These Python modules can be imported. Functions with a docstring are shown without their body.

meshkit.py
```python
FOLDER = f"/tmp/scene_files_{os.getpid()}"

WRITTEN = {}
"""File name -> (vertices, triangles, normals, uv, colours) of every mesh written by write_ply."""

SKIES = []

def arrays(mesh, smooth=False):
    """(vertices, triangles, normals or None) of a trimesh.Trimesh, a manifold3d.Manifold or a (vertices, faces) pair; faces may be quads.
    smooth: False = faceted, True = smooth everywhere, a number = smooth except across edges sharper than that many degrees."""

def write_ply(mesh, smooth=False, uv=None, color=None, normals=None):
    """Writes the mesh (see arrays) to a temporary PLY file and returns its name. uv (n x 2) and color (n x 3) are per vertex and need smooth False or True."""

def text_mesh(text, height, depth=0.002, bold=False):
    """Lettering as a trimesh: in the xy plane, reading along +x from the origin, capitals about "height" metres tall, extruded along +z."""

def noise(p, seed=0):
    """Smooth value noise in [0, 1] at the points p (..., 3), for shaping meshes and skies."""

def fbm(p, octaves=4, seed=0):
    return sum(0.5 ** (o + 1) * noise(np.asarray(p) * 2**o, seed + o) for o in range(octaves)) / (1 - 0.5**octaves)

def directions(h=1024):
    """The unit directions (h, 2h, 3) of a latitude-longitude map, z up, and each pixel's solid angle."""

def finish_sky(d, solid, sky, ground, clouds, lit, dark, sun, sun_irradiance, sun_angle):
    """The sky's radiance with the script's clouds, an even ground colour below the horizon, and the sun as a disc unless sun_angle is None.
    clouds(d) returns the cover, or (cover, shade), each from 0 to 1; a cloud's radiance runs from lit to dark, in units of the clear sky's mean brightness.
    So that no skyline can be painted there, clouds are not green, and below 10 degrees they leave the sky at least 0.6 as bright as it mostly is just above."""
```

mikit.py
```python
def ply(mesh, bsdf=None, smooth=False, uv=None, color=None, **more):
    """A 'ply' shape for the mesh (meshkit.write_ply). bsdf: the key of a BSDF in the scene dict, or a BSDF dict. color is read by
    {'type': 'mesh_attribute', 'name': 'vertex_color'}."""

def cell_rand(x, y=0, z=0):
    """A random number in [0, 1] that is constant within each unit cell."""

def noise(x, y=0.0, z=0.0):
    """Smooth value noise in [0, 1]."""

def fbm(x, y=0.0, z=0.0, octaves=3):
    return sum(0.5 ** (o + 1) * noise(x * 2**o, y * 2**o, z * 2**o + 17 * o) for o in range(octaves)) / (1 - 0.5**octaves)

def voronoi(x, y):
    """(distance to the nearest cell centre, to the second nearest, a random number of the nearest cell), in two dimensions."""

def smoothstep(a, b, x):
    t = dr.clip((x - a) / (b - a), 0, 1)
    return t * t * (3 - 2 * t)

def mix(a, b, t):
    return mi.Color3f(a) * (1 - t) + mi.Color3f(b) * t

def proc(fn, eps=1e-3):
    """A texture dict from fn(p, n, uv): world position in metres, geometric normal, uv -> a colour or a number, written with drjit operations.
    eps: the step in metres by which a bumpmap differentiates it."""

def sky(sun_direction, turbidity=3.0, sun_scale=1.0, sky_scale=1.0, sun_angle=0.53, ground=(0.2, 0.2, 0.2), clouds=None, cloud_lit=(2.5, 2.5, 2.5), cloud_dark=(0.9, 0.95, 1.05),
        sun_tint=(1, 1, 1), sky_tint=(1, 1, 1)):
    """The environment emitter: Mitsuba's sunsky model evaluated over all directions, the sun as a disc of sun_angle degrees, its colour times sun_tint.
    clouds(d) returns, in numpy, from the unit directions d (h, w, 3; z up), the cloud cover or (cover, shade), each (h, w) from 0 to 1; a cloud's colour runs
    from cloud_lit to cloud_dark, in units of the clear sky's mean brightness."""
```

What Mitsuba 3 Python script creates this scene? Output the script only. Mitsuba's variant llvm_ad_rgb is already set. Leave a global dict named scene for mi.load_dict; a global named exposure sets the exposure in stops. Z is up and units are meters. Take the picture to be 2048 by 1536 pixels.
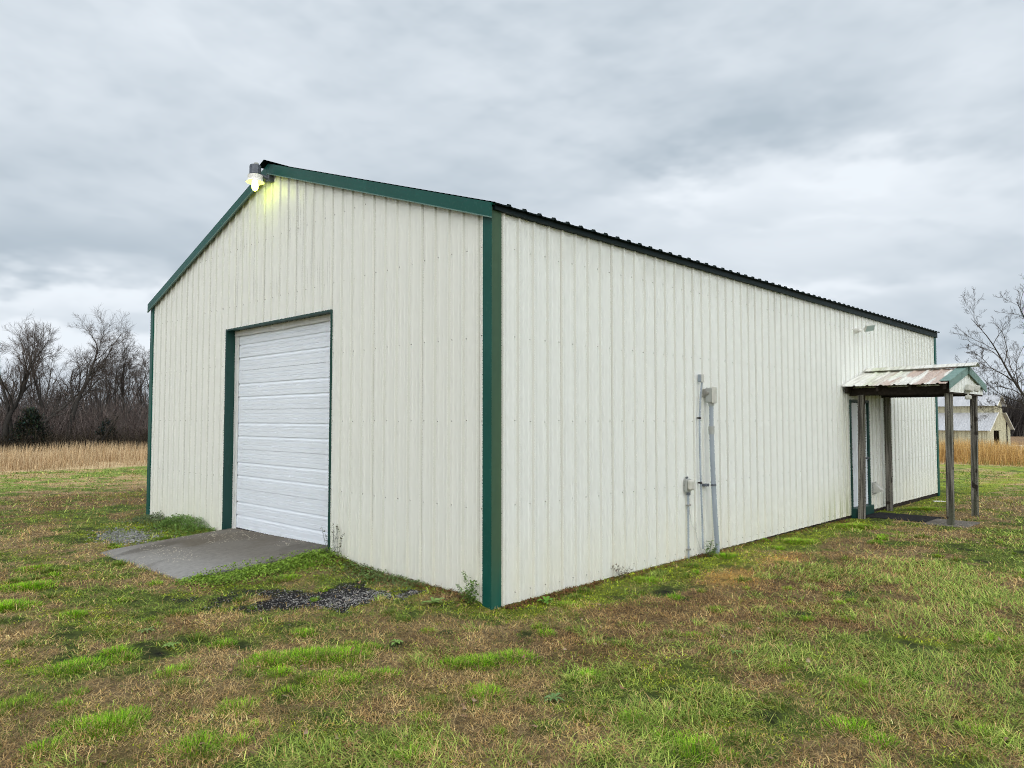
import math, random
import numpy as np, trimesh
import drjit as dr
import mitsuba as mi
import mikit, meshkit
from mikit import noise, fbm, smoothstep, mix

# ------------------------------------------------------------------ camera, sky, exposure
scene, labels = {}, {}
T = mi.ScalarTransform4f
CAM = np.array([5.209, -5.022, 1.840])
YAW, PITCH = -0.7759, 0.0482
FW = np.array([math.sin(YAW) * math.cos(PITCH), math.cos(YAW) * math.cos(PITCH), math.sin(PITCH)])
AHEAD = np.array([math.sin(YAW), math.cos(YAW), 0.0])      # level heading of the view
RIGHT = np.array([math.cos(YAW), -math.sin(YAW), 0.0])
scene['camera'] = {'type': 'perspective', 'fov': 69.66, 'fov_axis': 'x', 'near_clip': 0.05, 'far_clip': 5000.0,
                   'to_world': T().look_at(origin=CAM.tolist(), target=(CAM + FW).tolist(), up=[0, 0, 1])}
exposure = 1.75


def cloud_cover(d):
    el = np.degrees(np.arcsin(np.clip(d[..., 2], -1, 1)))
    az = np.degrees(np.arctan2(d @ RIGHT, d @ AHEAD))
    k = 1.0 / (np.maximum(d[..., 2], 0) + 0.27)
    p = np.stack([(d @ RIGHT) * k, (d @ AHEAD) * k, d[..., 2] * 0], -1)
    w = meshkit.fbm(p * 1.1 + 5.3, 3, 7)[..., None]
    big = meshkit.fbm(p * [0.9, 1.25, 1] + w * 1.4 + 11.7, 4, 3)
    q = np.stack([d @ RIGHT, d @ AHEAD, d[..., 2] * 2.2], -1)
    fine = .5 * meshkit.fbm(p * [3.2, 4.4, 1] + w * 2.6 + 3.1, 5, 21) + .5 * meshkit.fbm(q * 9.0 + w * 1.2 + 8.8, 6, 33)
    fray = meshkit.fbm(q * 24 + w * 2.0 + 4.4, 5, 51)
    fray2 = meshkit.fbm(q * 7 + w * 3.0 + 2.2, 5, 57)
    shade = 0.55 + 0.50 * (big - 0.5) + 1.0 * (fine - 0.5) + 0.42 * (fray - 0.5) - 0.5 * np.maximum(np.abs(fray2 - .5) * -6 + .55, 0) * (fray - .25)
    az = az + 16 * (fray2 - .5) + 7 * (fray - .5)
    el = el + 5.0 * (fine - .5) + 2.8 * (fray - .5)
    for a, e, sa, se, s in ((19, 21, 13, 4.5, .26), (26, 16.6, 8, 2.0, -.7), (13, 16.8, 5, 1.6, -.6), (24, 13, 12, 2.2, -.3), (-33, 10.6, 13, 2.0, .5), (-30, 14, 16, 3, .12),
                            (-33, 8.1, 7, .9, -.62), (-25, 8.4, 4, .6, -.4), (-32, 5.0, 12, 1.5, -.95), (-24, 6.3, 6, .7, .3), (32, 6, 9, 2.6, .30), (24, 9.2, 9, .9, -.42), (-2, 17, 10, 3, .12),
                            (-20, 27, 22, 6, -.14), (33, 24, 6, 4, -.12), (12, 29, 10, 5, .10)):
        shade = shade + s * np.exp(-((az - a) / sa) ** 2 - ((el - e) / se) ** 2) * (0.35 + 0.9 * fine + .4 * fray)
    shade = shade - 0.10 * np.clip((el - 30) / 60, 0, 1)
    return np.ones_like(el), np.clip(shade, 0, 1)


scene['sky'] = mikit.sky([0.62, -0.52, 0.58], turbidity=3, sun_scale=0.70, sun_angle=95, sun_tint=(0.82, 0.98, 1.30), clouds=cloud_cover,
                         cloud_lit=(3.16, 3.38, 3.60), cloud_dark=(1.72, 2.02, 2.30), ground=(0.14, 0.14, 0.09))

# ------------------------------------------------------------------ materials


def mat(key, color, rough=0.5, spec=0.5, metal=0.0, bump=None, bump_scale=1.0):
    c = mikit.proc(color) if callable(color) else {'type': 'rgb', 'value': list(color)}
    b = {'type': 'principled', 'base_color': c, 'roughness': rough, 'specular': spec, 'metallic': metal}
    if bump:
        b = {'type': 'bumpmap', 'arbitrary': mikit.proc(bump, 2e-3), 'scale': bump_scale, 'bsdf': b}
    scene[key] = {'type': 'twosided', 'bsdf': b}
    return key


def c3(*v):
    return mi.Color3f(*v)


def wall_paint(p, n, uv):
    x, y, z = p.x, p.y, p.z
    s = x * 1.0 + y * 1.0
    lane = noise(s * 60, z * 0.30, 2.0)
    lane2 = noise(s * 9, z * 0.22, 5.0)
    big = fbm(s * 0.9, z * 0.7, 9.0, 3)
    c = c3(0.765, 0.790, 0.765) * (0.985 + 0.015 * lane + 0.015 * (big - 0.5))
    # dirt and painted-in shade along both rib sides, thin dark line at each lap
    gable = y < 0.03
    c = mix(c, c3(0.745, 0.735, 0.665), dr.select(gable, mi.Float(0.45), mi.Float(0.0)))
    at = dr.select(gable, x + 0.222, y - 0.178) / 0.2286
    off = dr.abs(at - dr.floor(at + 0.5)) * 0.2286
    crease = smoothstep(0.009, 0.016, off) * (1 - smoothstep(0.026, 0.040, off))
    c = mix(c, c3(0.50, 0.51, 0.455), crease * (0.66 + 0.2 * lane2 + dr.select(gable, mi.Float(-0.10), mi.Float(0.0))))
    lap = dr.abs(dr.select(gable, x + 0.192, y - 0.148) / 0.9144 - dr.floor(dr.select(gable, x + 0.192, y - 0.148) / 0.9144 + 0.5)) * 0.9144
    c = mix(c, c3(0.33, 0.32, 0.28), (1 - smoothstep(0.002, 0.006, lap)) * 0.5)
    yel = (1 - smoothstep(0.05, 1.0, z)) * (0.35 + 0.65 * lane2)
    c = mix(c, c3(0.73, 0.715, 0.59), yel * 0.65)
    c = mix(c, c3(0.72, 0.715, 0.63), smoothstep(0.5, 0.8, noise(s * 17, z * 0.18, 31)) * 0.08)
    # grime runs: below the eave of the long wall, and below the lamp on the gable
    run = smoothstep(0.56, 0.86, noise(s * 30, z * 0.9, 13)) * smoothstep(0.35, 0.7, noise(s * 2.2, z * 0.5, 4))
    eave = smoothstep(3.0, 3.95, z) * smoothstep(3.0, 9.0, y)
    c = mix(c, c3(0.30, 0.30, 0.26), run * eave * 0.6)
    eave2 = smoothstep(3.35, 3.95, z) * smoothstep(0.2, 1.2, y)
    c = mix(c, c3(0.42, 0.42, 0.38), smoothstep(0.3, 0.8, noise(s * 11, z * 2.0, 6)) * eave2 * 0.20)
    g = smoothstep(-6.6, -5.2, x) * (1 - smoothstep(-3.4, -2.2, x)) * smoothstep(3.3, 3.9, z) * (1 - smoothstep(4.9, 5.4, z)) * (1 - smoothstep(0.04, 0.1, y))
    c = mix(c, c3(0.33, 0.33, 0.29), smoothstep(0.76, 0.92, noise(s * 52, z * 1.1, 17)) * g * 0.45)
    alg = smoothstep(7.0, 9.0, y) * (1 - smoothstep(9.45, 9.6, y)) * (1 - smoothstep(0.1, 0.9, z)) * smoothstep(0.4, 0.75, noise(s * 24, z * 0.8, 41))
    c = mix(c, c3(0.34, 0.38, 0.17), alg * 0.65)
    moss = smoothstep(8.7, 9.3, y) * (1 - smoothstep(9.6, 9.9, y)) * (1 - smoothstep(2.0, 2.5, z)) * (0.3 + 0.7 * lane)
    c = mix(c, c3(0.45, 0.46, 0.33), moss * 0.5)
    drip = (1 - smoothstep(0.03, 0.075, dr.abs(y - 9.83))) * (1 - smoothstep(3.3, 3.5, z)) * smoothstep(2.6, 3.4, z) * smoothstep(-.3, 0, x)
    return mix(c, c3(0.25, 0.25, 0.22), drip * 0.5 * lane)


def green_paint(p, n, uv):
    m = fbm(p.x * 3 + p.y * 3, p.z * 1.5, 1.0, 3)
    fleck = smoothstep(0.80, 0.9, noise(p.x * 60 + p.y * 60, p.z * 40, 3))
    c = mix(c3(0.004, 0.064, 0.050), c3(0.008, 0.086, 0.070), m)
    return mix(c, c3(0.06, 0.16, 0.13), fleck * 0.15)


def olive_green(p, n, uv):  # olive tone of the side leg, bluer green towards the bottom
    m = fbm(p.x * 4 + p.y * 9, p.z * 0.8, 4.0, 3)
    low = 1 - smoothstep(0.1, 0.9, p.z + 0.4 * m)
    c = mix(c3(0.036, 0.092, 0.058), c3(0.070, 0.118, 0.064), m)
    return mix(c, c3(0.014, 0.10, 0.072), low)


def porch_green(p, n, uv):
    m = fbm(p.x * 9, p.y * 9, p.z * 9, 3)
    return mix(c3(0.085, 0.165, 0.145), c3(0.16, 0.26, 0.23), m)


def porch_tin(p, n, uv):
    m = fbm(p.x * 4.5, p.y * 1.3, 2.0, 3)
    r = smoothstep(0.42, 0.56, fbm(p.x * 7.0, p.y * 1.3, 8.0, 4)) * smoothstep(0.40, 0.80, p.x) * (1 - smoothstep(2.76, 2.79, p.z))
    streak = smoothstep(0.5, 0.8, noise(p.x * 45, p.y * 3.0, 5))
    c = mix(c3(0.64, 0.64, 0.595), c3(0.50, 0.53, 0.40), smoothstep(0.4, 0.7, m) * (1 - smoothstep(0.3, 1.1, p.x)))
    c = mix(c, c3(0.33, 0.30, 0.26), streak * 0.5)
    return mix(c, mix(c3(0.27, 0.13, 0.08), c3(0.44, 0.31, 0.25), noise(p.x * 60, p.y * 30)), r * 0.68)


def old_wood(p, n, uv):
    g = noise(p.x * 70 + p.y * 55, p.z * 2.2, 3.0)
    g2 = noise(p.x * 160 + p.y * 140, p.z * 4.0, 8.0)
    big = fbm(p.x * 3 + p.y * 2, p.z * 1.2, 2.0, 3)
    c = mix(c3(0.035, 0.032, 0.028), c3(0.25, 0.235, 0.205), smoothstep(0.2, 0.85, g * 0.55 + g2 * 0.45))
    c = mix(c, c3(0.085, 0.095, 0.06), smoothstep(0.45, 0.7, big) * 0.6)
    knot = smoothstep(0.86, 0.92, noise(p.x * 14 + p.y * 9, p.z * 7, 55))
    return mix(c, c3(0.03, 0.025, 0.02), knot)


def concrete(p, n, uv):
    m = fbm(p.x * 1.3, p.y * 1.6, 3.0, 4)
    f = fbm(p.x * 26, p.y * 26, 1.0, 3)
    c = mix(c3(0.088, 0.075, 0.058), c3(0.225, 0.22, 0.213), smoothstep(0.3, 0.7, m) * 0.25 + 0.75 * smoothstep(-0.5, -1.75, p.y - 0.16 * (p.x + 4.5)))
    c = mix(c, c3(0.06, 0.053, 0.043), smoothstep(0.5, 0.75, fbm(p.x * 2.5, p.y * 0.9, 12.0, 3)) * 0.6)
    c = c * (0.82 + 0.36 * f)
    fl = smoothstep(0.80, 0.86, noise(p.x * 42, p.y * 42, 7)) * smoothstep(0.45, 0.6, noise(p.x * 1.8, p.y * 2.6, 2))
    return mix(c, c3(0.42, 0.38, 0.30), fl * 0.8)


def galv(p, n, uv):
    m = fbm(p.x * 0.8, p.y * 0.8, p.z * 0.5, 3)
    s = noise(p.x * 4.0, p.z * 0.7, 2.0)
    return mix(c3(0.42, 0.43, 0.45), c3(0.60, 0.61, 0.64), 0.5 * m + 0.5 * s)


def barn_paint(p, n, uv):
    s = p.x + p.y
    b = mikit.cell_rand(s / 0.3, 3.0, 1.0)
    m = noise(s * 6, p.z * 0.5, 2.0)
    c = mix(c3(0.42, 0.405, 0.285), c3(0.53, 0.515, 0.385), 0.5 * b + 0.5 * m)
    return mix(c, c3(0.22, 0.20, 0.14), smoothstep(0.62, 0.85, noise(s * 9, p.z * 0.8, 9)) * 0.6)


def bark(p, n, uv):
    m = noise(p.x * 9 + p.y * 7, p.z * 1.6, 1.0)
    return mix(c3(0.036, 0.032, 0.029), c3(0.105, 0.098, 0.088), m)


mat('wall_paint', wall_paint, 0.42, 0.45)
mat('green_paint', green_paint, 0.40, 0.25)
mat('olive_green', olive_green, 0.55, 0.3)
mat('dark_green', (0.004, 0.014, 0.016), 0.6, 0.25)
mat('shade_green', (0.006, 0.045, 0.038), 0.45, 0.35)  # trim green with the shade of the door recesses put into its colour
mat('roof_metal', (0.004, 0.011, 0.011), 0.7, 0.15)
mat('porch_green', porch_green, 0.5, 0.4)
mat('porch_tin', porch_tin, 0.5, 0.4)
mat('old_wood', old_wood, 0.85, 0.2)
mat('dark_wood', lambda p, n, uv: mix(c3(0.015, 0.012, 0.010), c3(0.05, 0.04, 0.032), noise(p.x * 40, p.y * 40, p.z * 30)), 0.9, 0.15)
mat('door_white', lambda p, n, uv: c3(0.755, 0.80, 0.865) * (0.95 + 0.05 * fbm(p.x * 2, p.z * 2, 1.0, 3) + 0.03 * noise(p.x * 14, p.z * 1.0, 6)), 0.4, 0.45)
mat('track_white', lambda p, n, uv: c3(0.66, 0.665, 0.645) * (0.85 + 0.2 * noise(p.x * 22, p.z * 5, 1.0)), 0.5, 0.4)
mat('concrete', concrete, 0.8, 0.3, bump=lambda p, n, uv: fbm(p.x * 60, p.y * 60, 0.0, 3), bump_scale=0.004)
mat('pvc_grey', lambda p, n, uv: c3(0.30, 0.345, 0.40) * (0.85 + 0.3 * noise(p.x * 20, p.y * 20, p.z * 4)), 0.5, 0.4)
mat('box_grey', lambda p, n, uv: c3(0.36, 0.375, 0.355) * (0.75 + 0.4 * fbm(p.x * 25, p.y * 25, p.z * 14, 3)), 0.55, 0.35)
mat('box_light', lambda p, n, uv: c3(0.56, 0.56, 0.51) * (0.75 + 0.35 * fbm(p.x * 25, p.y * 25, p.z * 14, 3)), 0.55, 0.35)
mat('lamp_metal', lambda p, n, uv: c3(0.10, 0.115, 0.14) * (0.6 + 0.8 * fbm(p.x * 30, p.y * 30, p.z * 20, 3)), 0.45, 0.5, 0.3)
mat('white_plastic', (0.76, 0.76, 0.73), 0.4, 0.5)
mat('screw_metal', (0.24, 0.235, 0.21), 0.5, 0.5)
mat('black_rubber', lambda p, n, uv: c3(0.013, 0.013, 0.014) * (0.7 + 1.2 * fbm(p.x * 30, p.y * 30, 1.0, 3)), 0.9, 0.15)
mat('flood_glass', (0.28, 0.36, 0.34), 0.15, 0.6)
mat('galvanised', galv, 0.45, 0.4, 0.25)
mat('barn_paint', barn_paint, 0.8, 0.2)
mat('bark', bark, 0.9, 0.1)
scene['tinted'] = {'type': 'twosided', 'bsdf': {'type': 'principled', 'base_color': {'type': 'mesh_attribute', 'name': 'vertex_color'}, 'roughness': 0.62, 'specular': 0.25}}
scene['tinted_matt'] = {'type': 'twosided', 'bsdf': {'type': 'diffuse', 'reflectance': {'type': 'mesh_attribute', 'name': 'vertex_color'}}}

# ------------------------------------------------------------------ helpers


def numbered(key):
    if key not in USED:
        USED.add(key)
        return key
    i = 1
    while f'{key}_{i:03d}' in USED:
        i += 1
    key = f'{key}_{i:03d}'
    USED.add(key)
    return key


USED = set()


def thing(name, label, cat, group=None):
    key = numbered(name)
    labels[key] = {'label': label, 'category': cat}
    if group:
        labels[key]['group'] = group
    return key


def obj(name, mesh, bsdf, parent=None, smooth=False, color=None, **lab):
    key = numbered((parent + '__' if parent else '') + name)
    if isinstance(mesh, list):
        mesh = trimesh.util.concatenate(mesh)
    scene[key] = mikit.ply(mesh, bsdf, smooth=smooth, color=color)
    if lab:
        labels[key] = lab
    return key


def whole(name, mesh, bsdf, label, cat, group=None, smooth=False, color=None):
    key = thing(name, label, cat, group)
    if isinstance(mesh, list):
        mesh = trimesh.util.concatenate(mesh)
    scene[key] = mikit.ply(mesh, bsdf, smooth=smooth, color=color)
    return key


def box(x0, x1, y0, y1, z0, z1):
    b = trimesh.creation.box([x1 - x0, y1 - y0, z1 - z0])
    b.apply_translation([(x0 + x1) / 2, (y0 + y1) / 2, (z0 + z1) / 2])
    return b


def cbox(x0, x1, y0, y1, z0, z1, c=0.006):
    """A box with chamfered edges."""
    pts = []
    for x, sx in ((x0, 1), (x1, -1)):
        for y, sy in ((y0, 1), (y1, -1)):
            for z, sz in ((z0, 1), (z1, -1)):
                pts += [(x + sx * c, y + sy * c, z), (x + sx * c, y, z + sz * c), (x, y + sy * c, z + sz * c)]
    return trimesh.convex.convex_hull(np.array(pts))


def frame_of(t):
    a = np.where(np.abs(t[..., 2:]) < 0.9, [0, 0, 1.0], [1.0, 0, 0])
    u = np.cross(t, a)
    u /= np.linalg.norm(u, axis=-1, keepdims=True) + 1e-12
    return u, np.cross(t, u)


def tubes(P, R, sides):
    """Polylines P (M, n, 3) with radii R (M, n) as open tubes: (vertices, faces)."""
    P, R = np.asarray(P, float), np.asarray(R, float)
    M, n, _ = P.shape
    t = np.gradient(P, axis=1)
    t /= np.linalg.norm(t, axis=-1, keepdims=True) + 1e-12
    u, v = frame_of(t)
    a = np.arange(sides) * 2 * np.pi / sides
    V = P[:, :, None] + R[:, :, None, None] * (np.cos(a)[:, None] * u[:, :, None] + np.sin(a)[:, None] * v[:, :, None])
    m, i, j = np.meshgrid(np.arange(M), np.arange(n - 1), np.arange(sides), indexing='ij')
    at = lambda i, j: (m * n + i) * sides + j % sides
    q = np.stack([at(i, j), at(i, j + 1), at(i + 1, j + 1), at(i + 1, j)], -1).reshape(-1, 4)
    return V.reshape(-1, 3), np.vstack([q[:, [0, 1, 2]], q[:, [0, 2, 3]]])


def tube(points, r, sides=16, caps=True):
    P = np.asarray(points, float)
    R = np.broadcast_to(r, (len(P),))
    V, F = tubes(P[None], R[None], sides)
    if caps:
        k = len(V)
        V = np.vstack([V, P[:1], P[-1:]])
        j = np.arange(sides)
        F = np.vstack([F, np.stack([(j + 1) % sides, j, j * 0 + k], 1), np.stack([k - sides + j, k - sides + (j + 1) % sides, j * 0 + k + 1], 1)])
    return trimesh.Trimesh(V, F, process=False)


def lathe(profile, center, sides=32):
    m = trimesh.creation.revolve(np.asarray(profile, float), sections=sides)
    m.apply_translation(center)
    return m


def rib_line(s0, s1, first_rib, extra=()):
    """Profile of ribbed sheet: (s, height) from s0 to s1; ribs every 0.2286 from first_rib, two low beads between ribs."""
    P = 0.2286
    pts = []
    k0, k1 = math.floor((s0 - first_rib) / P) - 1, math.ceil((s1 - first_rib) / P) + 1
    for k in range(k0, k1 + 1):
        c = first_rib + k * P
        pts += [(c - 0.030, 0), (c - 0.012, 0.019), (c + 0.011, 0.019), (c + 0.030, 0)]
        for b in (P / 3, 2 * P / 3):
            pts += [(c + b - 0.012, 0), (c + b - 0.005, 0.0035), (c + b + 0.005, 0.0035), (c + b + 0.012, 0)]
    pts.sort()
    xs, ds = np.array([a for a, _ in pts]), np.array([b for _, b in pts])
    s = sorted({round(v, 5) for v in [*xs[(xs > s0 + 1e-4) & (xs < s1 - 1e-4)], s0, s1, *[e for e in extra if s0 < e < s1]]})
    s = np.array(s)
    return s, np.interp(s, xs, ds)


def sheet(s, d, to_bottom, to_top):
    """Strips of a ribbed sheet between two lines of points; each takes (s, d, middle of strip)."""
    V, F = [], []
    for a in range(len(s) - 1):
        mid = (s[a] + s[a + 1]) / 2
        k = len(V)
        V += [to_bottom(s[a], d[a], mid), to_bottom(s[a + 1], d[a + 1], mid), to_top(s[a + 1], d[a + 1], mid), to_top(s[a], d[a], mid)]
        F.append((k, k + 1, k + 2, k + 3))
    V, F = np.array(V), np.array(F)
    return trimesh.Trimesh(V, np.vstack([F[:, :3], F[:, [0, 2, 3]]]), process=False)


# ------------------------------------------------------------------ the ground and what grows where


class NP:
    exp, clip = staticmethod(np.exp), staticmethod(np.clip)

    @staticmethod
    def noise(x, y, z=0.0):
        x, y = np.broadcast_arrays(np.asarray(x, float), np.asarray(y, float))
        return meshkit.noise(np.stack([x + 1e6, y + 1e6, np.full_like(x, z + 1e6)], -1))


class DR:
    exp, clip, noise = staticmethod(dr.exp), staticmethod(dr.clip), staticmethod(noise)


def sst(X, a, b, v):
    t = X.clip((v - a) / (b - a), 0, 1)
    return t * t * (3 - 2 * t)


def oct3(X, x, y, z):
    return (X.noise(x, y, z) * 4 + X.noise(x * 2, y * 2, z + 17) * 2 + X.noise(x * 4, y * 4, z + 34)) / 7


def lawn(X, x, y):
    """(green, moss, brown, straw, bare) of the mown grass at x, y, each 0..1; numpy or drjit."""
    n1, n2, n3 = oct3(X, x * 0.45, y * 0.45, 3.0), oct3(X, x * 1.3, y * 1.3, 9.0), oct3(X, x * 3.6, y * 3.6, 21.0)
    side = sst(X, -0.3, 0.3, x)                                    # right of the gable line
    back = sst(X, -0.5, 0.3, y)
    nearwall = (1 - sst(X, 0.35, 1.0, x)) * side * back
    strip = sst(X, 0.4, 1.0, x) * (1 - sst(X, 1.7, 2.9, x)) * sst(X, -1.4, -0.2, y) * (1 - sst(X, 6.0, 10.0, y))
    gable = (1 - sst(X, -0.1, 0.5, x)) * sst(X, -1.7, -0.5, y) * sst(X, -10, -8, x)
    far_left = (1 - sst(X, -16.5, -14.0, x)) * 1.0
    mid_left = sst(X, -16.5, -14.0, x) * (1 - sst(X, -10.0, -8.0, x))
    right = sst(X, 1.6, 3.0, x) * sst(X, -1.6, 0.6, y)
    n4, n5 = oct3(X, x * 2.2 + 40, y * 2.2, 5.0), oct3(X, x * 2.6, y * 2.6 + 30, 8.0)
    base = 0.40 + 0.0 * x
    base = base + 0.22 * right + 0.42 * nearwall - 0.26 * strip + 0.30 * gable + 0.22 * far_left - 0.10 * mid_left - 0.11 * (1 - sst(X, 0.5, 2.5, x)) * (1 - sst(X, -2.0, -1.0, y))
    green = X.clip(base + 1.1 * (n1 - 0.5) + 1.5 * (n2 - 0.5) + 1.5 * (n3 - 0.5), 0, 1)
    yard = X.exp(-((x - 2.35) / 0.75) ** 2 - ((y + 0.35) / 0.5) ** 2)
    moss = X.clip(nearwall * 1.05 + 0.40 * gable + 0.75 * yard * (1 - far_left) + 2.5 * (n4 - 0.53) * (1 - strip) * (1 - far_left), 0, 1)
    brown = X.clip(strip * 0.75 + 0.45 * right + 0.5 * mid_left + 1.0 * (oct3(X, x * 0.7, y * 0.7 + 30, 8.0) - 0.5) + 1.5 * (n5 - 0.5), 0, 1)
    straw = X.exp(-((x - 0.98) / 0.28) ** 2 - ((y - 2.95) / 0.5) ** 2) + 0.8 * X.exp(-((x - 0.9) / 0.2) ** 2 - ((y - 4.4) / 0.45) ** 2)
    bare = X.exp(-(((x + 1.50) * 0.714 + (y + 0.98) * 0.70) / 0.80) ** 2 - (((y + 0.98) * 0.714 - (x + 1.50) * 0.70) / 0.36) ** 2)
    bare = X.clip(bare * 1.7 + 2.4 * (n3 - 0.5) + 1.2 * (n2 - 0.5) - 0.33, 0, 1)
    return green, moss, brown, X.clip(straw * (0.5 + n3), 0, 1), bare


TAN, BROWN, GREEN, MOSS, STRAW = (0.34, 0.250, 0.135), (0.205, 0.135, 0.068), (0.150, 0.205, 0.045), (0.22, 0.265, 0.030), (0.56, 0.36, 0.11)


def ground_color(p, n, uv):
    x, y = p.x, p.y
    green, moss, brown, straw, bare = lawn(DR, x, y)
    f = fbm(x * 22, y * 22, 1.0, 3)
    f2 = fbm(x * 4.5, y * 4.5, 6.0, 3)
    c = mix(c3(*TAN), c3(*BROWN), brown)
    c = mix(c, c3(*GREEN), smoothstep(0.25, 0.75, green + 0.5 * (f2 - 0.5)))
    c = mix(c, c3(*MOSS), moss * 0.7)
    c = mix(c, c3(*STRAW), straw)
    c = mix(c, c3(0.018, 0.018, 0.019), bare)
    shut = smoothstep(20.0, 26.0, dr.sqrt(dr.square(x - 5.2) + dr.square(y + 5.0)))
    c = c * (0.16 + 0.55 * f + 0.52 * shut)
    # beyond the mown grass: the field of dead grass, and ploughed ground behind it
    field = dr.maximum(smoothstep(25.4, 26.4, -x + 0.8 * noise(y * 0.5, 1.0)), smoothstep(30.0, 31.0, y + 0.8 * noise(x * 0.5, 4.0)))
    fc = mix(c3(0.34, 0.25, 0.14), c3(0.44, 0.34, 0.20), fbm(x * 0.3, y * 0.3, 2.0, 3)) * (0.7 + 0.5 * f2)
    plough = smoothstep(108, 112, dr.sqrt(dr.square(x) + dr.square(y)))
    fc = mix(fc, c3(0.17, 0.115, 0.07), plough)
    road = smoothstep(104, 105, y) * (1 - smoothstep(107, 108, y)) * smoothstep(-30, -10, x)
    fc = mix(fc, c3(0.42, 0.38, 0.32), road)
    return mix(c, fc, field)


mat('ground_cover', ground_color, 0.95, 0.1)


def height(x, y):
    x, y = np.asarray(x, float), np.asarray(y, float)
    r = np.hypot(x + 3, y - 3)
    z = -1.45 * sst(NP, 22, 95, r) + 0.035 * (oct3(NP, x * 0.5, y * 0.5, 2.0) - 0.5) + 0.022 * (oct3(NP, x * 3, y * 3, 4.0) - 0.5) * (r < 40)
    z = z - 0.03 * np.exp(-((x - 0.1) / 0.25) ** 2) * sst(NP, 6, 13, y) * (y < 16)
    wall = np.exp(-(np.minimum(y, 0) / 0.75) ** 2) * (y < 2)
    z = z + wall * (0.085 * sst(NP, -9.3, -8.2, x) * (1 - sst(NP, -0.35, 0.0, x)))
    right = np.exp(-((x + 2.75) / 0.55) ** 2) * np.exp(-(np.minimum(y, 0) / 0.85) ** 2) * (y < 1)
    left = np.exp(-((x + 6.35) / 0.6) ** 2) * np.exp(-(np.minimum(y, 0) / 0.7) ** 2) * (y < 1)
    z = z + 0.085 * right + 0.03 * left
    under = ramp_inside(x, y, -0.02)
    return np.where(under, np.minimum(z, ramp_top(x, y) - 0.05), z)


RAMP = np.array([(-5.96, 0.175), (-2.92, 0.175), (-3.36, -1.60), (-6.06, -1.68)])


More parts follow.
